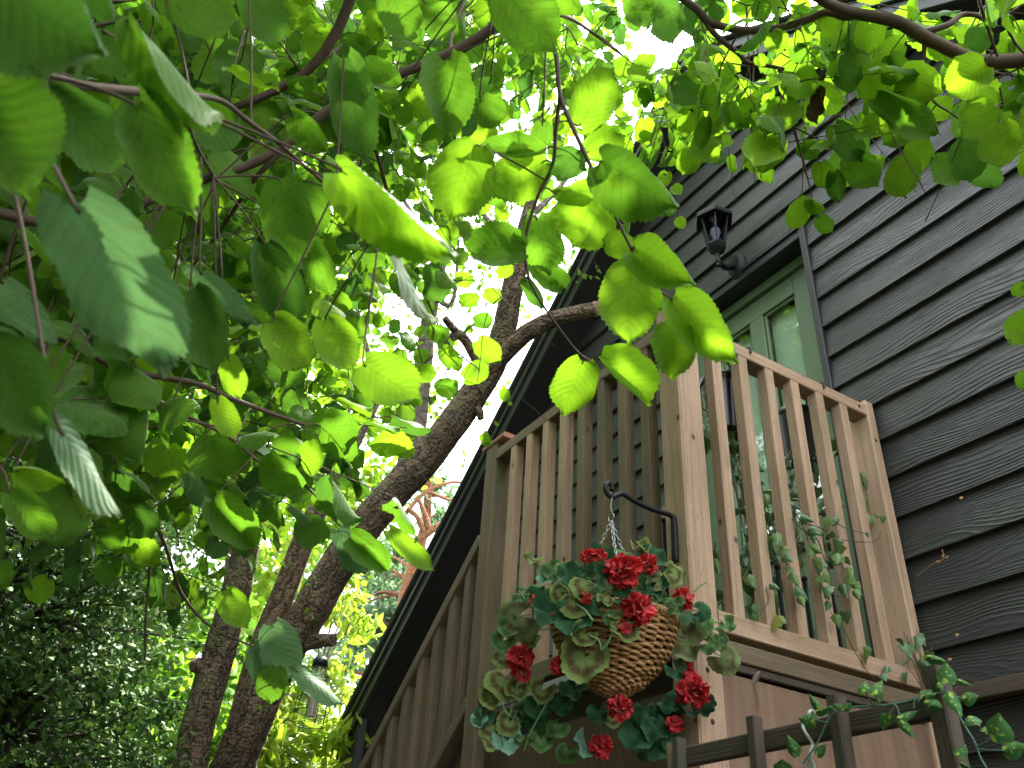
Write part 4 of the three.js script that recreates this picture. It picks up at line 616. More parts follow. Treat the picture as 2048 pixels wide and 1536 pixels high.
// a broadleaf plant that is drawn branch by branch; leaves that show largest are parts, the rest one mass
class Plant {
  constructor(group) { this.g = group; this.nodes = []; this.twigs = new Tubes(); this.leaves = []; }
  limb(pts, r0, r1, { name = 'branch', mat = M.twig, seg = 10, n = 24, tension = 0.5, skel = true, wob = 0.12, rough = null } = {}) {
    const c = spline(pts, n, tension); put(this.g, name, tube(c, r0, r1, seg, { wob, rough }), mat); if (skel) for (const p of c) this.nodes.push(p); return c;
  }
  near(p, lim = 1e9) { let b = null, d = lim; for (const q of this.nodes) { const e = q.distanceToSquared(p); if (e < d) { d = e; b = q; } } return b; }
  leaf(base, tip, n, wide, tint, geo, fixed) {
    const mid = base.clone().lerp(tip, 0.5), d = mid.distanceTo(CAM), px = base.distanceTo(tip) / d * FPX, v = mid.clone().project(camera), inV = Math.abs(v.x) < 1.1 && Math.abs(v.y) < 1.1 && v.z < 1;
    geo = geo ?? (px > 105 ? heroBlades : px > 30 ? midBlades : [farBlade]);
    if (!fixed && inV) { const X = (v.x + 1) * 1024, Y = (1 - v.y) * 768; if (this.keep && this.keep(X, Y)) return; }
    const b = geo[Math.floor(rnd() * geo.length)], [k, c] = tint; this.leaves.push({ b, m: orient(null, base, tip, n, wide), k, c, px: inV ? px : px * 0.01, fixed });
  }
  // twig from the nearest branch out to p and on, leaves alternating along it
  spray(p, { len = 0.3, n = 6, s0 = 0.055, s1 = 0.09, w, droop = 0.35, bare = 0, r = 0.0022, lead = null, up = 0.55 }) {
    const q = this.near(p) ?? p.clone().add(V(0, 0.3, 0)), away = p.clone().sub(q), L = away.length(); if (L > 1e-4) away.divideScalar(L);
    const dir = (lead ?? away.clone().multiplyScalar(0.7).add(V(gauss() * 0.5, gauss() * 0.4 - droop, gauss() * 0.5))).normalize();
    const c1 = q.clone().lerp(p, 0.5).add(V(gauss(), gauss() + 0.3, gauss()).multiplyScalar(0.1 * L));
    const e1 = p.clone().addScaledVector(dir, len * 0.5).add(V(0, -0.02 * len, 0)), e2 = p.clone().addScaledVector(dir, len).add(V(gauss() * 0.06 * len, -droop * 0.25 * len, gauss() * 0.06 * len));
    const c = spline([q, c1, p, e1, e2], 14); this.twigs.add(c, Math.min(0.004, r * (0.85 + L * 0.9)) * clamp(p.distanceTo(CAM) / 1.5, 0.55, 1), 0.0009, 5, { cap: false });
    for (let k = 3; k < 15; k += 3) this.nodes.push(c[k]);
    for (let i = 0; i < n; i++) {
      if (rnd() < bare) continue;
      const f = (i + 0.7) / n, t = p.clone().lerp(e1, Math.min(1, f * 2)).lerp(e2, Math.max(0, f * 2 - 1)), s = i % 2 ? 1 : -1, side = V(0, 0, 0).crossVectors(dir, V(gauss() * 0.4, 1, gauss() * 0.4)).normalize().multiplyScalar(s);
      const y = dir.clone().multiplyScalar(0.45 + 0.5 * f).addScaledVector(side, 0.8 * (1 - 0.6 * f)).add(V(gauss() * 0.25, -droop * 1.1 + gauss() * 0.25, gauss() * 0.25)).normalize();
      const size = rr(s0, s1) * (i === 0 ? 0.8 : 1), pe = size * 0.18, b = t.clone().addScaledVector(y, pe);
      this.twigs.add([t, b.clone().add(V(0, 0.003, 0)).lerp(t, 0.4), b], 0.0009, 0.0007, 4, { cap: false });
      const nrm = V(gauss() * 0.6, up + gauss() * 0.35, gauss() * 0.6).normalize(); this.leaf(b, b.clone().addScaledVector(y, size), nrm, rr(0.88, 1.08), pickTint(w));
    }
  }
  fill(x0, y0, x1, y1, d0, d1, count, o) { for (let k = 0; k < count; k++) this.spray(at(rr(x0, x1), rr(y0, y1), mix(d0, d1, rnd())), { ...o, len: rr(0.14, 0.34), n: 3 + Math.floor(rnd() * (o.nmax ?? 5)) }); }
  // one leaf by hand: where base and tip show in the photograph, how wide it shows, how far away
  hand(bx, by, tx, ty, w, d, kind, tilt = 0, roll = 0, stem = true, geo = heroBlades) {
    const a = at(bx, by, d), b = at(tx, ty, d + tilt), y = b.clone().sub(a).normalize(), to = CAM.clone().sub(a).normalize();
    let n = to.clone().addScaledVector(y, -to.dot(y)).normalize(); n.applyAxisAngle(y, roll); if (n.y < -0.15) n.negate(); else if (n.y < 0.25 && rnd() < 0.6) n.negate();
    if (kind === 'silver') n.set(0.77, 0.63, 0.05); if (kind === 'teal') n.set(0.7 + gauss() * 0.15, 0.45, 0.45 + gauss() * 0.15);
    const lenPx = Math.hypot(tx - bx, ty - by) * a.distanceTo(b) / (Math.hypot(tx - bx, ty - by) / FPX * d + 1e-6), wide = clamp(w / Math.max(20, lenPx) / 0.95 / Math.max(0.45, Math.cos(roll)), 0.35, 1.25);
    const j = rr(0.93, 1.07) , tw = kind === 'teal' ? 1.2 : 1, L = TINT[kind === 'teal' || kind === 'silver' ? 'dark' : kind]; this.leaf(a, b, n, Math.min(1.05, wide * tw), [kind, L[0].map((x) => x * j)], geo, true);
    if (stem) { const q = this.near(a, 0.12); const s = q ?? a.clone().addScaledVector(y, -0.025).add(V(0, 0.012, 0)); this.twigs.add(spline([s, s.clone().lerp(a, 0.5).add(V(0, 0.004, 0)), a, a.clone().addScaledVector(y, 0.004)], 8), 0.0012, 0.001, 5, { cap: false }); }
  }
  finish(limit, leafName = 'leaf') {
    put(this.g, 'twigs', this.twigs.build(), M.twig).userData.kind = 'stuff';
    this.leaves.sort((a, b) => (b.fixed ? 1e4 : 0) + b.px - (a.fixed ? 1e4 : 0) - a.px);
    const top = this.leaves.slice(0, limit), rest = this.leaves.slice(limit);
    for (const l of top) leafMesh(this.g, leafName, l.b, l.k === 'teal' ? M.leafTeal : l.k === 'silver' ? M.leafGlare : M[MATOF[l.k]], l.m);
    if (!rest.length) return; let nv = 0, ni = 0; for (const l of rest) { nv += l.b.attributes.position.count; ni += l.b.index.count; }
    const P = new Float32Array(nv * 3), N = new Float32Array(nv * 3), U = new Float32Array(nv * 2), C = new Float32Array(nv * 3), I = new Uint32Array(ni), v = V(0, 0, 0), nm = new THREE.Matrix3(); let a = 0, e = 0;
    for (const l of rest) {
      const p = l.b.attributes.position, n = l.b.attributes.normal, u = l.b.attributes.uv, ix = l.b.index.array; nm.getNormalMatrix(l.m);
      for (let k = 0; k < p.count; k++) { v.fromBufferAttribute(p, k).applyMatrix4(l.m).toArray(P, (a + k) * 3); v.fromBufferAttribute(n, k).applyMatrix3(nm).normalize().toArray(N, (a + k) * 3); U[(a + k) * 2] = u.getX(k); U[(a + k) * 2 + 1] = u.getY(k); C.set(l.c, (a + k) * 3); }
      for (let k = 0; k < ix.length; k++) I[e + k] = ix[k] + a; a += p.count; e += ix.length;
    }
    const g = new THREE.BufferGeometry(); g.setAttribute('position', new THREE.BufferAttribute(P, 3)); g.setAttribute('normal', new THREE.BufferAttribute(N, 3)); g.setAttribute('uv', new THREE.BufferAttribute(U, 2)); g.setAttribute('color', new THREE.BufferAttribute(C, 3)); g.setIndex(new THREE.BufferAttribute(I, 1));
    put(this.g, 'leaves', g, M.leafTint).userData.kind = 'stuff';
  }
}
M.leafGlare = leafM([0.36, 0.46, 0.26], { transmission: 0.45, clearcoat: 1, clearcoatRoughness: 0.4, bumpScale: 0.001, specularIntensity: 0.7 });  // paler base colour standing in for sun glare on one leaf
const Wm = { fresh: 5, mid: 4, yellow: 1.2, dark: 1.2 }, Wd = { fresh: 2, mid: 5, yellow: 0.4, dark: 3 }, Wy = { fresh: 5, mid: 1.2, yellow: 3.5, dark: 0.5 };
const px = (l, d) => l.map(([x, y, e]) => at(x, y, e ?? d));

// the hazel overhead, rooted out of sight on the left
{
  const root = V(-0.9, 0, 4.6), hz = new Plant(thing('hazel_tree', 'broad-leaved hazel spreading over the left and the middle of the view', 'tree', root));
  hz.limb([root.clone(), V(-0.95, 1.2, 4.5), V(-0.95, 2.4, 4.5), V(-0.9, 3.6, 4.5)], 0.1, 0.05, { name: 'trunk', mat: M.paleBark, seg: 16 });
  hz.limb([V(-0.85, 0, 4.75), V(-0.4, 1.3, 4.9), V(0.2, 2.6, 5.0), V(0.5, 3.9, 4.9)], 0.07, 0.035, { name: 'trunk', mat: M.paleBark, seg: 12 });
  // pruned clear of the lantern, the stem of the old tree and the balcony
  hz.keep = (x, y) => (x > 1365 && x < 1510 && y > 395 && y < 580) || (x > 1040 && y > 520) || Math.abs(x - interp([[0, 1010], [640, 1010], [760, 965], [900, 870], [1000, 775], [1080, 705], [1250, 605], [1450, 500], [1600, 470]], y)) < (y > 600 ? 56 : 0) || (y > 1240);
  const B = (l, d, r0, r1, first) => hz.limb([...(first ? [first].flat() : []), ...px(l, d)], r0, r1, { n: 36, seg: 8, wob: 0.25 });
  B([[720, -60], [700, 0], [680, 50], [640, 115], [590, 160], [520, 195], [440, 222], [350, 228], [270, 250]], 1.9, 0.014, 0.006, [V(-0.9, 3.6, 4.5), V(-0.3, 4.6, 3.9), V(0.5, 4.2, 2.9)]);
  B([[1150, -90], [1060, 0], [980, 60], [900, 108], [790, 152], [720, 188], [650, 225], [590, 278], [500, 330], [400, 362], [300, 400], [240, 440]], 1.6, 0.010, 0.007, [V(0.5, 3.9, 4.9), V(1.3, 4.4, 3.4)]);
  B([[-60, 405], [0, 425], [60, 442], [125, 445], [200, 432]], 1.25, 0.009, 0.005, V(-0.95, 2.4, 4.5));
  B([[-40, 110, 0.62], [20, 128, 0.63], [80, 150, 0.64], [160, 170, 0.66], [240, 180, 0.7], [330, 186, 0.75], [380, 190, 0.8], [444, 202, 0.85], [500, 245, 0.9], [560, 288, 0.92], [632, 352, 0.95], [700, 402, 0.98], [760, 450, 1.0]], 1, 0.0045, 0.0014, V(-0.95, 2.6, 4.5));
  B([[380, 188, 0.8], [376, 240, 0.84], [392, 290, 0.9], [420, 340, 0.98], [434, 360, 1.05]], 1, 0.0022, 0.0016);
  B([[590, 278, 1.6], [540, 325, 1.6], [500, 370, 1.62], [462, 430, 1.66], [420, 490, 1.7], [360, 560, 1.75]], 1, 0.006, 0.002);
  B([[-50, 600], [60, 655], [150, 686], [239, 739], [321, 754], [403, 770], [455, 794], [547, 828], [610, 850]], 1.5, 0.008, 0.003, V(-0.9, 1.8, 4.4));
  B([[60, 655], [100, 710], [140, 770], [178, 822], [205, 880]], 1.5, 0.007, 0.004);
  B([[239, 739], [314, 801], [393, 842], [455, 872], [520, 925]], 1.55, 0.005, 0.002);
  B([[178, 822, 1.5], [225, 930, 1.7], [290, 1010, 1.9], [330, 1090, 2.0], [365, 1190, 2.1], [430, 1260, 2.2], [500, 1290, 2.15]], 1, 0.006, 0.002);
  B([[290, 1010, 1.9], [300, 1120, 2.0], [292, 1220, 2.05], [290, 1320, 2.1]], 1, 0.004, 0.002);
  B([[640, 118, 1.9], [690, 90, 2.1], [760, 40, 2.4], [860, 20, 2.8]], 1, 0.007, 0.003);
  B([[1040, 40, 1.65], [1120, 30, 2.0], [1170, 55, 2.3], [1230, 100, 2.5], [1270, 130, 2.6]], 1, 0.006, 0.002);
  B([[900, 108, 1.6], [905, 60, 1.7], [930, 0, 1.8]], 1, 0.004, 0.003);
  B([[720, 188, 1.6], [760, 330, 2.2], [800, 470, 2.6], [850, 590, 2.9], [900, 690, 3.0], [960, 740, 3.0]], 1, 0.006, 0.002);
  B([[455, 872, 1.6], [560, 930, 2.0], [640, 1000, 2.3], [690, 1060, 2.4], [740, 1075, 2.45]], 1, 0.004, 0.0015);
  // the two hanging twigs in the middle
  B([[1060, -40, 1.1], [1090, 50, 1.05], [1112, 110, 1.02], [1120, 190, 1.0], [1148, 260, 0.98], [1180, 330, 0.96], [1200, 380, 0.95], [1230, 432, 0.95], [1270, 510, 0.95], [1310, 572, 0.96], [1345, 600, 0.97]], 1, 0.0036, 0.0012, V(0.7, 3.6, 3.4));
  B([[1120, 190, 1.0], [1112, 260, 1.0], [1105, 330, 1.0], [1076, 392, 1.0], [1052, 470, 1.0], [1050, 512, 1.0], [1064, 572, 1.0], [1108, 642, 1.01], [1160, 708, 1.02], [1190, 728, 1.02]], 1, 0.0024, 0.001);
  const H = (...a) => hz.hand(...a.slice(0, 7), a[7] ?? 0, a[8] ?? 0, true, a[6] === 'teal' || a[6] === 'silver' ? [heroBlades[0], heroBlades[5]] : heroBlades);
  H(950, 290, 908, 436, 122, 0.98, 'fresh', 0.02); H(1088, 300, 960, 312, 42, 1.0, 'mid', 0.05, 0.5); H(1088, 322, 985, 382, 95, 1.03, 'fresh', 0.01); H(1106, 318, 1180, 350, 64, 1.0, 'dark', -0.02); H(1205, 322, 1358, 414, 118, 0.92, 'mid', -0.02, 0.2); H(1196, 372, 1150, 482, 140, 1.0, 'fresh', 0.04);
  H(1049, 500, 938, 500, 90, 0.98, 'mid', 0.02, 0.2); H(1072, 436, 1100, 552, 82, 1.05, 'mid', 0.02); H(1266, 500, 1208, 478, 56, 0.97, 'fresh', 0.02); H(1272, 498, 1392, 570, 84, 0.93, 'fresh', -0.03); H(1264, 532, 1246, 688, 115, 0.95, 'yellow', 0.0); H(1350, 590, 1478, 728, 88, 0.97, 'yellow', -0.02); H(1348, 655, 1345, 764, 82, 0.98, 'fresh', -0.01);
  H(1166, 722, 1126, 832, 92, 1.02, 'fresh', -0.01, 0.3); H(1198, 716, 1292, 816, 62, 1.02, 'fresh', 0.01, -0.5); H(1158, 252, 1222, 146, 92, 1.02, 'fresh', 0.03); H(1172, 305, 1242, 268, 66, 1.03, 'fresh', 0.02); H(1110, 388, 1180, 398, 36, 1.01, 'fresh', 0.02);
  H(1002, -25, 1112, 106, 112, 0.95, 'mid', 0.0); H(890, 122, 906, 284, 94, 1.1, 'mid', -0.02); H(688, 118, 734, 330, 88, 1.1, 'dark', -0.01); H(795, 175, 700, 150, 60, 1.2, 'mid', 0.03, 0.4); H(1050, 560, 1085, 618, 34, 1.05, 'dark', 0.02, 0.4); H(1060, 520, 1130, 575, 52, 1.12, 'mid', 0.02); H(960, 195, 1000, 245, 60, 1.25, 'mid', 0.02); H(980, 165, 920, 215, 50, 1.3, 'dark', 0.03);
  H(688, 342, 915, 512, 108, 0.64, 'fresh', -0.02, 0.25); H(738, 408, 866, 646, 18, 0.66, 'silver', 0.05, 0.9); H(727, 728, 842, 806, 108, 0.85, 'fresh', -0.03); H(545, 645, 626, 742, 88, 0.95, 'yellow', -0.02); H(650, 640, 700, 745, 80, 1.1, 'yellow', 0); H(1085, 245, 1080, 300, 45, 1.15, 'mid', 0);
  H(-40, -50, 215, 112, 200, 0.42, 'dark', -0.02); H(-30, 190, 66, 412, 185, 0.42, 'mid', -0.02); H(268, 42, 446, 238, 64, 0.55, 'mid', 0.02, 0.6); H(272, 212, 402, 452, 112, 0.56, 'mid', -0.03); H(150, 412, 342, 742, 200, 0.44, 'teal', 0.05, 0.3); H(98, 188, 247, 322, 100, 0.62, 'dark', 0.02, 0.2); H(118, 858, 262, 1024, 104, 0.5, 'teal', 0.02, 0.2); H(-20, 680, 92, 872, 118, 0.45, 'dark', 0); H(380, 582, 426, 748, 100, 0.9, 'dark', 0);
  H(530, 488, 592, 652, 84, 1.0, 'dark', 0.02); H(560, 358, 592, 538, 98, 1.02, 'mid', 0); H(606, 362, 642, 472, 72, 1.05, 'mid', 0); H(583, 228, 662, 302, 58, 1.05, 'mid', 0, 0.3); H(545, 1250, 586, 1360, 64, 2.0, 'teal', 0.02); H(505, 1292, 548, 1362, 58, 2.02, 'teal', 0.03); H(548, 1335, 540, 1408, 58, 2.0, 'mid', 0); H(594, 1342, 692, 1402, 46, 2.0, 'teal', 0.02, 0.4); H(448, 1182, 490, 1260, 52, 1.95, 'fresh', 0); H(428, 1000, 516, 1098, 74, 1.5, 'mid', 0); H(676, 1058, 738, 1150, 46, 2.2, 'teal', 0.03, 0.3); H(700, 1072, 782, 1142, 56, 2.2, 'mid', 0); H(778, 1060, 866, 1142, 42, 2.1, 'fresh', 0.02);
  H(60, 800, 140, 720, 70, 0.9, 'mid', 0.03); H(400, 545, 500, 650, 70, 0.9, 'teal', 0.08, 0.9); H(320, 590, 250, 640, 60, 1.1, 'teal', 0.06, 0.6); H(30, 940, 125, 955, 40, 0.9, 'yellow', 0.02, 0.6); H(455, 715, 480, 800, 48, 1.0, 'yellow', 0); H(435, 800, 470, 880, 50, 1.0, 'yellow', 0); H(475, 880, 545, 900, 52, 1.4, 'teal', 0.04, 0.5); H(380, 940, 420, 1010, 40, 1.5, 'teal', 0.05, 0.7); H(0, 560, 90, 690, 90, 0.7, 'teal', 0.05, 0.7); H(20, 985, 110, 1080, 60, 0.95, 'mid', 0);
  H(205, 60, 250, 160, 90, 0.8, 'dark', 0); H(330, -20, 470, 40, 110, 0.8, 'mid', 0.02); H(500, -20, 560, 90, 80, 1.0, 'dark', 0); H(780, -20, 820, 80, 80, 1.1, 'mid', 0); H(1330, -10, 1356, 96, 48, 1.2, 'dark', -0.02, 0.5); H(1270, -20, 1290, 60, 60, 1.3, 'mid', 0); H(850, 60, 905, 20, 60, 1.3, 'mid', 0.02); H(610, 470, 660, 590, 60, 1.2, 'mid', 0.02);
  for (const [x, y, w, k] of [[978, 702, 62, 'fresh'], [952, 743, 56, 'fresh'], [902, 712, 50, 'fresh'], [878, 660, 44, 'mid'], [938, 594, 40, 'fresh'], [966, 640, 38, 'mid'], [1010, 540, 36, 'fresh'], [930, 560, 42, 'fresh'], [1038, 512, 34, 'fresh'], [895, 770, 46, 'mid'], [850, 745, 48, 'fresh'], [845, 610, 46, 'mid'], [985, 590, 36, 'fresh'], [870, 580, 42, 'fresh']]) { const q = rr(-0.8, 0.8); H(x - w * 0.5 * Math.cos(q), y - w * 0.5 * Math.sin(q), x + w * 0.5 * Math.cos(q), y + w * 0.5 * Math.sin(q), w * 0.8, rr(2.9, 3.2), k, 0.02, 0.3); }
  // filling in: near, middle and far sprays
  hz.fill(-60, -40, 520, 620, 1.2, 1.8, 20, { w: Wd }); hz.fill(-60, 500, 560, 960, 1.3, 2.0, 22, { w: Wd });
  hz.fill(-80, -60, 780, 520, 1.7, 2.9, 105, { w: Wm }); hz.fill(-80, 400, 640, 920, 1.9, 3.0, 72, { w: Wm });
  hz.fill(-100, -80, 900, 420, 3.0, 4.6, 130, { w: Wy }); hz.fill(100, 420, 700, 900, 3.0, 4.4, 90, { w: Wy });
  hz.fill(-80, -60, 760, 560, 2.3, 3.8, 160, { w: { fresh: 3, mid: 6, yellow: 0.5, dark: 2 }, s0: 0.05, s1: 0.075 }); hz.fill(-80, 420, 700, 920, 2.4, 3.8, 125, { w: { fresh: 3, mid: 6, yellow: 0.5, dark: 2 }, s0: 0.05, s1: 0.075 });
  hz.fill(780, -60, 1330, 140, 1.9, 3.6, 52, { w: Wm, s0: 0.05 }); hz.fill(1000, 90, 1380, 330, 2.6, 3.8, 26, { w: Wy, s0: 0.045, s1: 0.075 });
  hz.fill(690, 150, 900, 500, 2.2, 3.2, 18, { w: Wy, s0: 0.045, s1: 0.075 }); hz.fill(760, 560, 1000, 860, 2.8, 3.4, 17, { w: { fresh: 6, mid: 2, yellow: 1, dark: 0 }, s0: 0.055, s1: 0.085, nmax: 3 });
  hz.fill(540, 720, 700, 900, 2.6, 3.6, 8, { w: Wm, nmax: 4 }); hz.fill(330, 950, 560, 1130, 2.2, 2.9, 6, { w: Wm, nmax: 2 }); hz.fill(0, 930, 330, 1100, 2.1, 2.8, 7, { w: Wd, nmax: 3 });
  hz.fill(-200, -1500, 1350, -330, 2.6, 4.2, 170, { w: Wd, nmax: 7, s0: 0.08, s1: 0.12 });  // unseen sprays above the view, placed to darken the balcony front
  hz.finish(300);
  // withered leaves and husks still hanging
  for (const [x, y, d, n] of [[270, 880, 1.5, 5], [225, 850, 1.5, 4], [600, 600, 1.3, 0]]) for (let k = 0; k < n; k++) { const a = at(x + gauss() * 12, y - 20 + gauss() * 8, d), b = at(x + gauss() * 14, y + 38 + gauss() * 10, d + gauss() * 0.02); leafMesh(hz.g, 'withered_leaf', heroBlades[k % 5], M.deadBrown, orient(null, a, b, V(gauss(), gauss(), gauss()), 0.5)); }
}
// the bough over the right of the roof
{
  const root = V(2.75, 0, 0.95), hb = new Plant(thing('hazel_tree', 'hazel whose leafy bough hangs before the upper right of the house wall', 'tree', root));
  hb.limb([root.clone(), V(2.7, 1.2, 1.0), V(2.55, 2.4, 1.15), V(2.2, 3.1, 1.3)], 0.08, 0.03, { name: 'trunk', mat: M.paleBark, seg: 14 });
  hb.keep = (x, y) => (x > 1365 && x < 1510 && y > 380 && y < 580) || y > 330 + 0.1 * (x - 1400);
  const B = (l, d, r0, r1, first) => hb.limb([...(first ? [first] : []), ...px(l, d)], r0, r1, { n: 40, seg: 9, wob: 0.2 });
  B([[2110, 110], [2048, 120], [1995, 124], [1960, 122], [1905, 102], [1850, 74], [1800, 46], [1750, 34], [1700, 24], [1655, 6], [1620, -20]], 1.85, 0.0145, 0.010, V(2.2, 3.1, 1.3));
  B([[1720, 30, 1.85], [1690, 34, 1.87], [1655, 24, 1.88], [1620, 38, 1.9], [1560, 56, 1.92], [1490, 61, 1.94], [1440, 52, 1.95], [1415, 42, 1.96], [1395, 20, 1.97], [1370, 0, 2.0], [1340, -30, 2.0]], 1, 0.007, 0.009);
  B([[1412, 44, 1.96], [1428, 66, 1.95], [1455, 90, 1.95], [1478, 108, 1.95], [1496, 125, 1.95], [1540, 132, 1.95], [1565, 138, 1.95], [1600, 147, 1.95]], 1, 0.0065, 0.003);
  B([[1558, 135, 1.95], [1572, 175, 1.94], [1580, 205, 1.93], [1587, 252, 1.93], [1600, 300, 1.93], [1612, 345, 1.92], [1626, 400, 1.92]], 1, 0.005, 0.001);
  B([[1840, 66, 1.85], [1895, 50, 1.87], [1925, 30, 1.9], [1950, 30, 1.9], [1975, 40, 1.9], [2010, 32, 1.9], [2060, 0, 1.9]], 1, 0.006, 0.003);
  B([[1955, -10, 1.7], [1970, 40, 1.7], [1985, 85, 1.72], [1995, 112, 1.8]], 1, 0.003, 0.002); B([[2002, -10, 1.7], [2010, 40, 1.7], [2030, 85, 1.72], [2052, 110, 1.72]], 1, 0.003, 0.002);
  B([[1850, 78, 1.85], [1846, 130, 1.84], [1846, 170, 1.84], [1870, 205, 1.83], [1900, 225, 1.82], [1930, 247, 1.82]], 1, 0.0045, 0.0012); B([[2000, 175, 1.8], [2006, 210, 1.8], [2003, 245, 1.8]], 1, 0.002, 0.001); B([[1590, 255, 1.93], [1620, 270, 1.93], [1660, 290, 1.93], [1720, 300, 1.93]], 1, 0.002, 0.001); B([[1480, 60, 1.94], [1440, 140, 1.95], [1438, 200, 1.96], [1436, 240, 1.96]], 1, 0.0022, 0.001);
  const H = (bx, by, tx, ty, w, k, ti = 0, ro = 0, d = 1.88) => hb.hand(bx, by, tx, ty, w, d, k, ti, ro, true, heroBlades);
  H(1972, 130, 1894, 190, 72, 'yellow', 0, 0.1, 1.75); H(1955, 52, 1960, 110, 44, 'dark'); H(1742, 38, 1735, 110, 52, 'yellow'); H(1752, 194, 1887, 264, 48, 'mid', 0, 0.3, 1.7); H(2001, 246, 1999, 338, 66, 'fresh', 0, 0, 1.7); H(1990, 214, 1918, 272, 62, 'fresh', 0, 0.1, 1.75); H(1833, 276, 1844, 344, 48, 'fresh'); H(1832, 240, 1764, 290, 46, 'fresh'); H(1698, 312, 1753, 376, 58, 'mid', 0, 0.1); H(1668, 250, 1722, 326, 52, 'dark'); H(1615, 400, 1575, 458, 44, 'fresh'); H(1618, 394, 1655, 418, 22, 'fresh', 0, 0.5); H(1636, 434, 1664, 466, 32, 'mid'); H(1545, 204, 1527, 272, 40, 'mid'); H(1560, 278, 1520, 345, 50, 'fresh'); H(1668, 344, 1680, 406, 34, 'dark'); H(1640, 325, 1655, 380, 42, 'fresh'); H(1412, 236, 1400, 302, 30, 'mid'); H(1455, 205, 1468, 262, 34, 'mid'); H(1434, 215, 1420, 272, 30, 'fresh');
  H(1430, -2, 1440, 44, 34, 'dark', 0, 0, 1.95); H(1520, 0, 1530, 46, 34, 'mid', 0, 0, 1.95); H(1395, 60, 1396, 88, 22, 'dark'); H(1545, 64, 1560, 108, 40, 'fresh'); H(1600, 60, 1612, 95, 32, 'fresh'); H(1590, 92, 1610, 128, 34, 'mid'); H(1640, 62, 1690, 30, 40, 'yellow'); H(1515, 112, 1530, 132, 34, 'yellow'); H(1905, 95, 1930, 140, 40, 'fresh'); H(2020, 80, 2000, 118, 42, 'fresh'); H(2040, 60, 2046, 110, 40, 'fresh'); H(1800, 190, 1816, 140, 36, 'mid'); H(1700, 150, 1720, 178, 40, 'fresh'); H(1780, 110, 1800, 150, 44, 'mid'); H(1670, 120, 1700, 160, 42, 'yellow'); H(1940, 190, 1990, 205, 40, 'fresh'); H(1840, 235, 1870, 250, 30, 'mid'); H(1580, 420, 1600, 440, 18, 'fresh', 0, 0, 1.93);
  H(2050, 570, 2022, 590, 36, 'fresh', 0, 0, 1.5); H(2062, 630, 2014, 688, 52, 'fresh', 0, 0, 1.5); H(2056, 745, 2042, 780, 34, 'fresh', 0, 0, 1.5);
  hb.fill(1360, -60, 1700, 90, 1.95, 2.5, 20, { w: Wy, s0: 0.05, s1: 0.08 }); hb.fill(1380, 60, 1640, 200, 1.95, 2.5, 15, { w: Wy, s0: 0.045, s1: 0.075, nmax: 4 }); hb.fill(1600, -40, 2090, 140, 1.8, 2.4, 17, { w: Wm, s0: 0.05, s1: 0.085 }); hb.fill(1560, 150, 2070, 200, 1.85, 2.2, 6, { w: Wy, nmax: 3 }); hb.fill(1540, 210, 1680, 300, 1.88, 2.05, 3, { w: Wy, nmax: 2, s0: 0.05, s1: 0.075 }); hb.fill(1300, 120, 1440, 230, 2.2, 2.8, 10, { w: Wy, s0: 0.045, s1: 0.07, nmax: 4 });
  hb.finish(260);
  for (let k = 0; k < 5; k++) { const a = at(1640 + gauss() * 8, 170 + k * 8, 1.9), b = at(1640 + gauss() * 12, 215 + k * 8, 1.9 + gauss() * 0.02); leafMesh(hb.g, 'withered_leaf', heroBlades[k], M.deadBrown, orient(null, a, b, V(gauss(), gauss(), gauss()), 0.45)); }
}
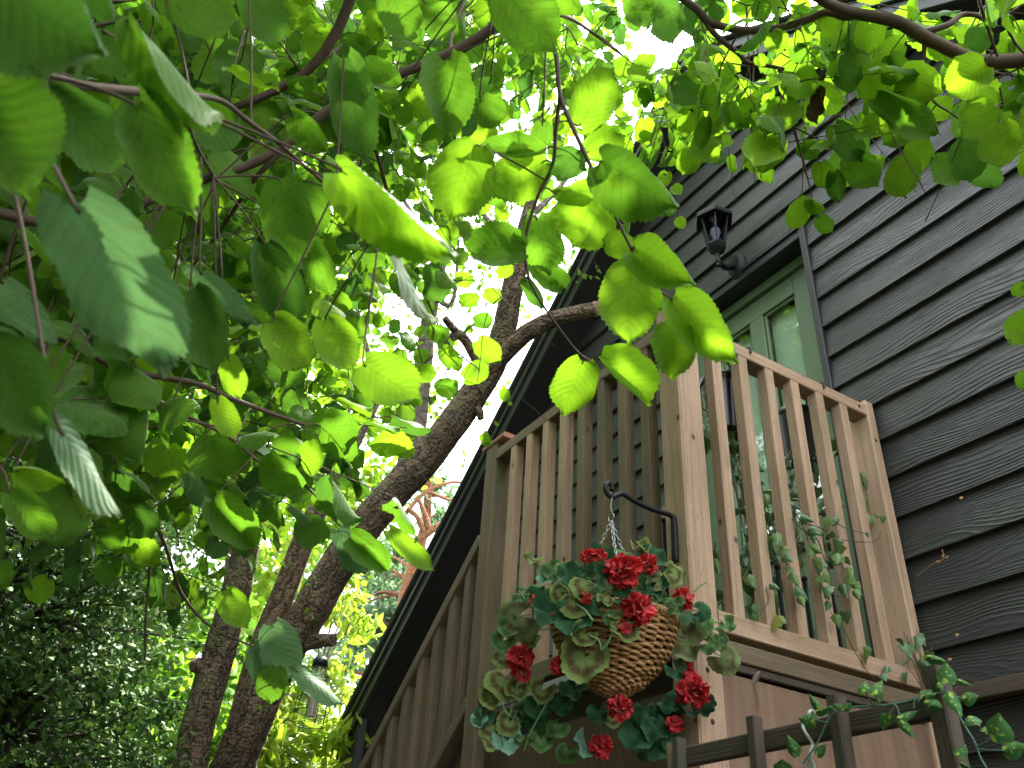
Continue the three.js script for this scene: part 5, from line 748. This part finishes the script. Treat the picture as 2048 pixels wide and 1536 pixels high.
// the old leaning tree with three stems
{
  const base = V(-3.3, 0, 1.6), ch = new Plant(thing('leaning_tree', 'old leaning tree with three dark rough-barked stems and a sawn-off side limb', 'tree', base));
  const rough = (q, a, l, f) => q * (1 + 0.16 * (fbm(l * 5 + 3, Math.cos(a) * 2.2 + 5, 31, 3) - 0.5) + 0.13 * (fbm(l * 22, Math.cos(a) * 9 + Math.sin(a) * 7 + 20, 37, 2) - 0.5));
  const T = (pts, r, n = 'trunk', mat = M.bark) => ch.limb(pts, r, 0, { name: n, mat, seg: 40, n: 110, rough, wob: 0 });
  const R = (...s) => (f) => 0.79 * interp(s, f);
  T([V(-3.5, 0, 1.8), V(-3.35, 1.0, 1.68), ...px([[372, 1560], [396, 1450], [440, 1300], [470, 1190], [494, 1080], [500, 985], [490, 905]], 4.85)], R([0, 0.14], [0.25, 0.105], [0.5, 0.1], [0.8, 0.082], [0.95, 0.07], [1, 0.03]));
  T([V(-3.3, 0, 1.46), V(-3.22, 1.2, 1.36), ...px([[462, 1545, 4.95], [504, 1440, 4.9], [556, 1330, 4.9], [610, 1240, 4.88], [662, 1150], [722, 1062], [790, 982], [850, 918], [905, 848], [952, 782], [988, 722], [1010, 655], [1020, 600], [1038, 520, 4.95], [1054, 440, 5.0], [1072, 370, 5.1]], 4.88)], R([0, 0.16], [0.2, 0.125], [0.4, 0.122], [0.6, 0.108], [0.75, 0.09], [0.88, 0.07], [0.95, 0.05], [1, 0.03]));
  T([...px([[470, 1600, 5.1], [490, 1440, 5.08], [525, 1300, 5.06], [570, 1180, 5.05], [606, 1085, 5.05], [645, 1000, 5.1], [700, 900, 5.2], [760, 790, 5.4]], 5)], R([0, 0.12], [0.4, 0.085], [0.7, 0.07], [1, 0.035]));
  T(px([[790, 990, 5.0], [818, 920, 5.06], [832, 850, 5.1], [850, 700, 5.2], [866, 590, 5.3], [882, 530, 5.35], [905, 470, 5.4], [930, 400, 5.5]], 5), R([0, 0.085], [0.3, 0.075], [0.6, 0.05], [1, 0.022]), 'branch', M.paleBark);
  T(px([[980, 738, 4.86], [1010, 705, 4.84], [1050, 668, 4.82], [1095, 643, 4.8], [1140, 629, 4.78], [1192, 618, 4.76]], 4.8), R([0, 0.07], [0.5, 0.062], [1, 0.05]), 'branch');
  { const a = at(1191, 618, 4.765), b = at(1197, 617, 4.755), g = tube([a, b], 0.044, 0.04, 18); put(ch.g, 'sawn_end', g, std({ color: lin(0.30, 0.19, 0.13), roughness: 0.9, map: tex(64, 64, (u, v) => { const k = 0.7 + 0.5 * fbm(u * 6, v * 6, 801, 3, 6, 6); return [k, k, k]; }) })); }
  T(px([[962, 740, 4.86], [945, 705, 4.82], [930, 680, 4.8], [917, 668, 4.78], [895, 682, 4.76], [878, 692, 4.74]], 4.8), R([0, 0.035], [0.6, 0.034], [1, 0.028]), 'branch_stub'); T(px([[918, 670, 4.78], [902, 652, 4.76], [889, 636, 4.74]], 4.8), R([0, 0.028], [1, 0.024]), 'branch_stub'); T(px([[600, 1290, 4.86], [640, 1281, 4.8], [668, 1279, 4.75]], 4.8), R([0, 0.05], [1, 0.04]), 'branch_stub'); T(px([[940, 815, 4.88], [958, 822, 4.82], [962, 838, 4.8]], 4.8), R([0, 0.04], [1, 0.022]), 'branch_stub'); T(px([[500, 950, 4.85], [512, 985, 4.8], [524, 1012, 4.78]], 4.8), R([0, 0.035], [1, 0.012]), 'loose_bark');  T(px([[395, 1330, 4.86], [388, 1335, 4.78]], 4.8), R([0, 0.05], [1, 0.03]), 'branch_stub');
  for (const l of [[[930, 400, 5.5], [950, 300, 5.7], [960, 200, 6.0]], [[882, 530, 5.35], [820, 420, 5.6], [760, 330, 5.9]], [[1072, 370, 5.1], [1090, 280, 5.4], [1080, 180, 5.8]], [[1038, 520, 4.95], [960, 420, 5.2], [900, 350, 5.6]], [[1054, 440, 5.0], [1130, 360, 5.3], [1180, 260, 5.7]], [[866, 590, 5.3], [900, 610, 5.2], [918, 480, 5.4]], [[760, 790, 5.4], [720, 640, 5.7], [690, 500, 6]]]) ch.limb(px(l), 0.022, 0.007, { name: 'branch', mat: M.paleBark, seg: 8, n: 18 });
  const o = { w: Wy, s0: 0.03, s1: 0.05, bare: 0.5, r: 0.003, nmax: 5 };
  ch.fill(660, 260, 1180, 560, 5.2, 6.8, 330, { ...o, bare: 0.25 }); ch.fill(740, 600, 960, 860, 5.1, 6.2, 60, { ...o, bare: 0.35 }); ch.fill(1030, 640, 1080, 760, 5.8, 6.4, 10, { ...o, bare: 0.25 }); ch.fill(560, -50, 1200, 300, 5.4, 7, 110, { ...o, bare: 0.3 });
  for (let k = 0; k < 9; k++) { const [x, y, d] = [[490, 1300, 4.7], [560, 1330, 4.72], [610, 1200, 4.7], [590, 1110, 4.9], [700, 1090, 4.72], [800, 960, 4.72]][k % 6]; ch.spray(at(x + gauss() * 40, y + gauss() * 50, d), { len: 0.12, n: 3, s0: 0.03, s1: 0.05, w: Wm }); }
  ch.finish(120);
}
// bird feeder on the stub of the tree
{
  const p = at(640, 1330, 4.6), f = thing('bird_feeder', 'wire-guarded bird feeder with a black lid hanging from the leaning tree', 'bird feeder', p.clone()), S = 4.6 / FPX;
  const y = (py) => at(640, py, 4.6).y, X = (r, h, n = 20) => [...Array(n + 1)].map((_, k) => V(p.x + r * Math.cos(k / n * 6.2832), h, p.z + r * Math.sin(k / n * 6.2832)));
  const lid = new THREE.LatheGeometry([[0, 0.045], [0.03, 0.043], [0.036, 0.03], [0.039, 0], [0, 0]].map(([a, b]) => new THREE.Vector2(a, b)), 20); lid.translate(p.x, y(1334), p.z); put(f, 'lid', lid, M.plastic);
  const tb = new THREE.CylinderGeometry(0.027, 0.027, 0.24, 18, 1, true); tb.translate(p.x, y(1334) - 0.12, p.z); put(f, 'seed_tube', tb, std({ color: lin(0.85, 0.88, 0.8), transmission: 0.8, thickness: 0, roughness: 0.25 }));
  const seed = new THREE.CylinderGeometry(0.023, 0.023, 0.1, 14); seed.translate(p.x, y(1334) - 0.185, p.z); put(f, 'seed', seed, std({ color: lin(0.25, 0.18, 0.08), roughness: 1 }));
  for (let k = 0; k < 10; k++) { const a = k / 10 * 6.2832, q = (r, h) => V(p.x + r * Math.cos(a), h, p.z + r * Math.sin(a)); put(f, 'wire', tube(spline([q(0.03, y(1336)), q(0.06, y(1336) - 0.06), q(0.08, y(1336) - 0.14), q(0.08, y(1336) - 0.27)], 10), 0.0016, 0.0016, 5), M.blackMetal); }
  for (const [r, h] of [[0.062, 0.065], [0.08, 0.15], [0.08, 0.21], [0.08, 0.27]]) put(f, 'hoop', tube(X(r, y(1336) - h), 0.0018, 0.0018, 5), M.blackMetal);
  put(f, 'hanger', tube([V(p.x, y(1334) + 0.04, p.z), at(652, 1280, 4.77)], 0.0012, 0.0012, 5), M.steel);
}
// crowns farther off: leaves in clumps round the limbs, one mass each
function crownTree(name, label, root, trunkPts, r0, blobs, { mat = M.leafFar, geo = farBlade, size = 0.07, count = 4000, cols, clump = 0.5, bark = M.paleBark, droop = 0.3, up = 0.5, limbs = 26, category = 'tree', group } = {}) {
  const t = thing(name, label, category, root, group), tr = spline(trunkPts, 20); if (r0) put(t, 'trunk', tube(tr, r0, r0 * 0.3, 12, { wob: 0.2 }), bark);
  const lim = new Tubes(), mats = [], cc = [], per = []; let vol = 0; for (const b of blobs) vol += (b.k ?? 1) * b.r.x * b.r.y * b.r.z;
  for (const b of blobs) {
    const n = Math.round(count * (b.k ?? 1) * b.r.x * b.r.y * b.r.z / vol), nc = Math.max(4, Math.round(n / 60));
    for (let c = 0; c < nc; c++) {
      let d; do { d = V(rr(-1, 1), rr(-1, 1), rr(-1, 1)); } while (d.lengthSq() > 1); d.setLength(Math.pow(d.length(), 0.7)); const cen = d.clone().multiply(b.r).add(b.c);
      if (c < limbs) { let q = tr[0], e = 1e9; for (const z of tr) { const w = z.distanceToSquared(cen); if (w < e) { e = w; q = z; } } const m = q.clone().lerp(cen, 0.5).add(V(gauss(), gauss() + 0.5, gauss()).multiplyScalar(0.12 * Math.sqrt(e))); lim.add(spline([q, m, cen], 8), Math.max(0.008, (r0 || 0.03) * 0.25), 0.004, 5, { cap: false }); }
      const bright = rr(0.8, 1.2), s = clump * rr(0.6, 1.3);
      for (let k = 0; k < n / nc; k++) {
        const p = cen.clone().add(V(gauss() * s, gauss() * s * 0.55, gauss() * s)), y = V(gauss(), gauss() * 0.6 - droop, gauss()).normalize(), z = V(gauss() * 0.6, up + gauss() * 0.4, gauss() * 0.6).normalize(), L = size * rr(0.7, 1.3);
        mats.push(orient(null, p, p.clone().addScaledVector(y, L), z, rr(0.9, 1.1))); const col = cols[Math.floor(rnd() * cols.length)], j = bright * rr(0.85, 1.15); cc.push(lin(col[0] * j, col[1] * j, col[2] * j));
      }
    }
  }
  put(t, 'limbs', lim.build(), bark).userData.kind = 'stuff'; instanced(t, 'leaves', geo, mat, mats, 'stuff', cc); return t;
}
const blob = (x, y, d, rx, ry = rx, rz = rx, k = 1) => ({ c: at(x, y, d), r: V(rx, ry, rz), k });
const BR = [[0.2, 0.4, 0.02], [0.16, 0.35, 0.02], [0.25, 0.43, 0.03]], DK = [[0.07, 0.16, 0.035], [0.055, 0.13, 0.03], [0.1, 0.2, 0.035]], YL = [[0.34, 0.47, 0.03], [0.28, 0.44, 0.03], [0.38, 0.47, 0.05]], PL = [[0.11, 0.2, 0.09], [0.14, 0.23, 0.10]];
M.glossy = std({ color: lin(1, 1, 1), roughness: 0.85, transmission: 0.2, thickness: 0, clearcoat: 0.12, clearcoatRoughness: 0.35, specularIntensity: 0.5 });
M.unseenLeaf = std({ color: lin(1, 1, 1), roughness: 0.95, transmission: 0.12, thickness: 0, specularIntensity: 0.2 });  // dark matt foliage of the out-of-view trees and hedge that shade the house
const foot = (x, d) => { const q = at(x, 1536, d); return V(q.x, 0, q.z); };
const up2 = (f, q, k = 0.5) => [f, f.clone().lerp(q, k).setY(q.y * 0.5), q];
{
  let f = foot(130, 4.9), q = at(120, 950, 4.9);
  crownTree('holly_tree', 'dark holly with small glossy leaves filling the lower left corner', f, up2(f, q), 0.07, [blob(60, 1120, 4.7, 0.75, 0.5, 0.6), blob(230, 1130, 5.4, 0.65, 0.5, 0.5), blob(80, 1350, 4.6, 0.75, 0.55, 0.6), blob(260, 1360, 5.3, 0.55, 0.5, 0.5, 0.7), blob(-80, 1240, 4.5, 0.8, 0.8, 0.7), blob(60, 1560, 4.6, 0.8, 0.5, 0.6), blob(310, 1010, 5.7, 0.4, 0.3, 0.3, 0.7)], { mat: M.glossy, geo: hollyBlade, size: 0.038, count: 17000, cols: [...DK, [0.06, 0.13, 0.03], [0.1, 0.17, 0.03]], clump: 0.2, bark: M.darkTwig, limbs: 60 });
  f = foot(100, 8); q = at(120, 1200, 8);
  crownTree('understorey_tree', 'mid-green understorey tree showing in the gaps of the dark holly', f, up2(f, q), 0.08, [blob(60, 1150, 7.6, 1.4, 1.0, 1.2), blob(300, 1250, 7.8, 1.0, 1.0, 1.0), blob(60, 1450, 7.4, 1.4, 0.9, 1.2), blob(230, 980, 8, 1.1, 0.7, 1)], { size: 0.085, count: 6500, cols: [[0.1, 0.22, 0.02], [0.13, 0.27, 0.02], [0.18, 0.33, 0.03]], clump: 0.3, limbs: 30 });
  f = foot(330, 7.5); q = at(330, 1400, 7.5);
  crownTree('laurel_shrub', 'sunlit yellow-green shrub behind the dark holly and left of the leaning tree', f, up2(f, q), 0.04, [blob(330, 1380, 7.2, 0.9, 0.7, 0.8), blob(250, 1500, 7.0, 0.9, 0.6, 0.8)], { geo: ovalBlade, size: 0.11, count: 2600, cols: BR, clump: 0.3, category: 'shrub' });
  f = foot(640, 7.2); q = at(640, 1350, 7.2);
  crownTree('laurel_shrub', 'bright yellow-green shrub between the leaning tree and the eaves', f, up2(f, q), 0.04, [blob(620, 1440, 7.2, 0.5, 0.4, 0.6), blob(560, 1540, 6.8, 0.6, 0.4, 0.6), blob(710, 1260, 7.4, 0.25, 0.22, 0.3, 0.8), blob(690, 1180, 7.6, 0.18, 0.15, 0.2)], { geo: longBlade, size: 0.12, count: 2600, cols: YL, clump: 0.2, category: 'shrub' });
  f = foot(200, 11); q = at(230, 350, 11);
  crownTree('broadleaf_tree', 'tall bright-green tree behind the hazel on the far left', f, up2(f, q), 0.2, [blob(80, 250, 9.5, 2.2, 1.6, 2), blob(350, 480, 9.5, 1.8, 1.4, 1.6), blob(60, 620, 9, 1.8, 1.3, 1.6), blob(330, 800, 9, 1.5, 1.1, 1.4), blob(120, 950, 8.6, 1.4, 0.9, 1.2), blob(500, 850, 9.4, 0.9, 0.8, 0.8)], { size: 0.1, count: 15000, cols: BR, clump: 0.42, limbs: 30 });
  f = foot(520, 10); q = at(560, 200, 10);
  crownTree('broadleaf_tree', 'light-green tree rising behind the curved dark hazel branches', f, up2(f, q), 0.16, [blob(420, 60, 8.5, 1.8, 1.4, 1.6), blob(640, 260, 8.8, 1.1, 1.0, 1.1, 0.6), blob(560, 560, 9, 1.1, 1.0, 1.1, 0.8), blob(760, 20, 8.5, 1.3, 0.8, 1.2, 0.7), blob(1120, -60, 8, 1.3, 0.7, 1.2, 0.7)], { size: 0.09, count: 9000, cols: BR, clump: 0.36, limbs: 30 });
  f = foot(600, 14); q = at(700, 760, 14);
  crownTree('sparse_tree', 'thin-crowned tree with brown limbs seen through the gap left of the leaning stem', f, [f, at(560, 1200, 14), at(620, 1000, 14), at(690, 850, 14), q], 0.14, [blob(720, 820, 13, 1.2, 1.0, 1.2), blob(620, 960, 13, 1.2, 0.9, 1.2), blob(560, 1130, 12, 1.2, 0.9, 1.0), blob(480, 1230, 11, 1.0, 0.8, 1.0)], { size: 0.11, count: 3600, cols: [...YL, ...BR], clump: 0.4, limbs: 40 });
  f = foot(800, 15); q = at(860, 900, 15);
  const pine = crownTree('pine_tree', 'pine with bare orange limbs behind the roof edge', f, [f, at(810, 1200, 15), at(850, 1050, 15), q], 0.16, [blob(860, 930, 15.5, 0.8, 0.5, 0.8), blob(790, 1180, 16, 1.0, 0.9, 1), blob(740, 1300, 16, 1.1, 0.9, 1), blob(880, 1010, 15.5, 0.7, 0.5, 0.7, 0.5)], { geo: longBlade, size: 0.2, count: 3200, cols: PL, clump: 0.34, bark: M.pineBark, limbs: 26 });
  for (const [l, r] of [[[[780, 1065, 13], [820, 1085, 13], [850, 1070, 13], [880, 1050, 13], [920, 1040, 13.2]], 0.075], [[[850, 1070, 13], [835, 1035, 13], [815, 1015, 13]], 0.05], [[[800, 1040, 13], [850, 985, 13.2], [900, 965, 13.4], [930, 965, 13.6]], 0.035], [[[860, 985, 13], [900, 1000, 13], [925, 1000, 13.2]], 0.03], [[[860, 1065, 13], [850, 1030, 13], [838, 1000, 13]], 0.05]]) put(pine, 'limb', tube(spline(px(l), 16), r, r * 0.6, 8, { wob: 0.25 }), M.pineBark);
  f = foot(700, 24); q = at(760, 1250, 24);
  crownTree('conifer_tree', 'pale blue-green conifer far off between the shrub and the eaves', f, up2(f, q), 0.2, [blob(750, 1180, 24, 1.6, 1.5, 1.6), blob(790, 1130, 24, 1.4, 1, 1.4), blob(700, 1420, 23, 1.5, 1.2, 1.5, 0.5)], { geo: longBlade, size: 0.24, count: 3000, cols: PL, clump: 0.5, bark: M.paleBark });
}
// unseen trees behind the viewer, placed to shade the lower wall; mirrored in door glass
for (const [x, z, h, r, w] of [[-3.4, 7.2, 9, 2.7, 'far behind the hazel root'], [0.4, 7.0, 9.5, 2.6, 'facing the balcony across the garden'], [4.0, 6.8, 9.5, 2.6, 'facing the right of the house across the garden']]) crownTree('unseen_shade_tree', 'dense dark unseen tree, placed to shade the lower house, ' + w, V(x, 0, z), [V(x, 0, z), V(x + 0.2, h * 0.4, z), V(x, h * 0.8, z)], 0.16, [{ c: V(x, h * 0.66, z), r: V(r, h * 0.36, r * 0.8) }, { c: V(x + 0.3, h * 0.27, z - 0.5), r: V(r, h * 0.3, r * 0.75), k: 1.2 }], { mat: M.unseenLeaf, size: 0.28, count: 6500, cols: [[0.022, 0.05, 0.016], [0.028, 0.06, 0.018]], clump: 0.5, limbs: 14, bark: M.darkTwig });
crownTree('unseen_shade_hedge', 'tall dark hedge out of view beside and behind the viewer, placed to darken the lower house', V(-2.2, 0, 4.3), [V(-2.2, 0, 4.3), V(-2.2, 1.2, 4.3), V(-2.2, 2.4, 4.3)], 0.08, [{ c: V(-4.4, 1.6, 4.3), r: V(2.2, 2.0, 0.75) }, { c: V(-1.2, 1.9, 4.5), r: V(2.2, 2.4, 0.75) }, { c: V(1.6, 2.3, 4.9), r: V(2.5, 3.0, 0.8) }, { c: V(5.7, 1.3, 2.0), r: V(1.1, 1.8, 2.3) }], { size: 0.15, count: 13000, mat: M.unseenLeaf, cols: [[0.022, 0.05, 0.016], [0.028, 0.06, 0.018]], clump: 0.3, limbs: 14, category: 'hedge', bark: M.darkTwig });  // hedge out of view, placed to darken the balcony front and lower boards
scene.updateMatrixWorld(true);
renderer.render(scene, camera);
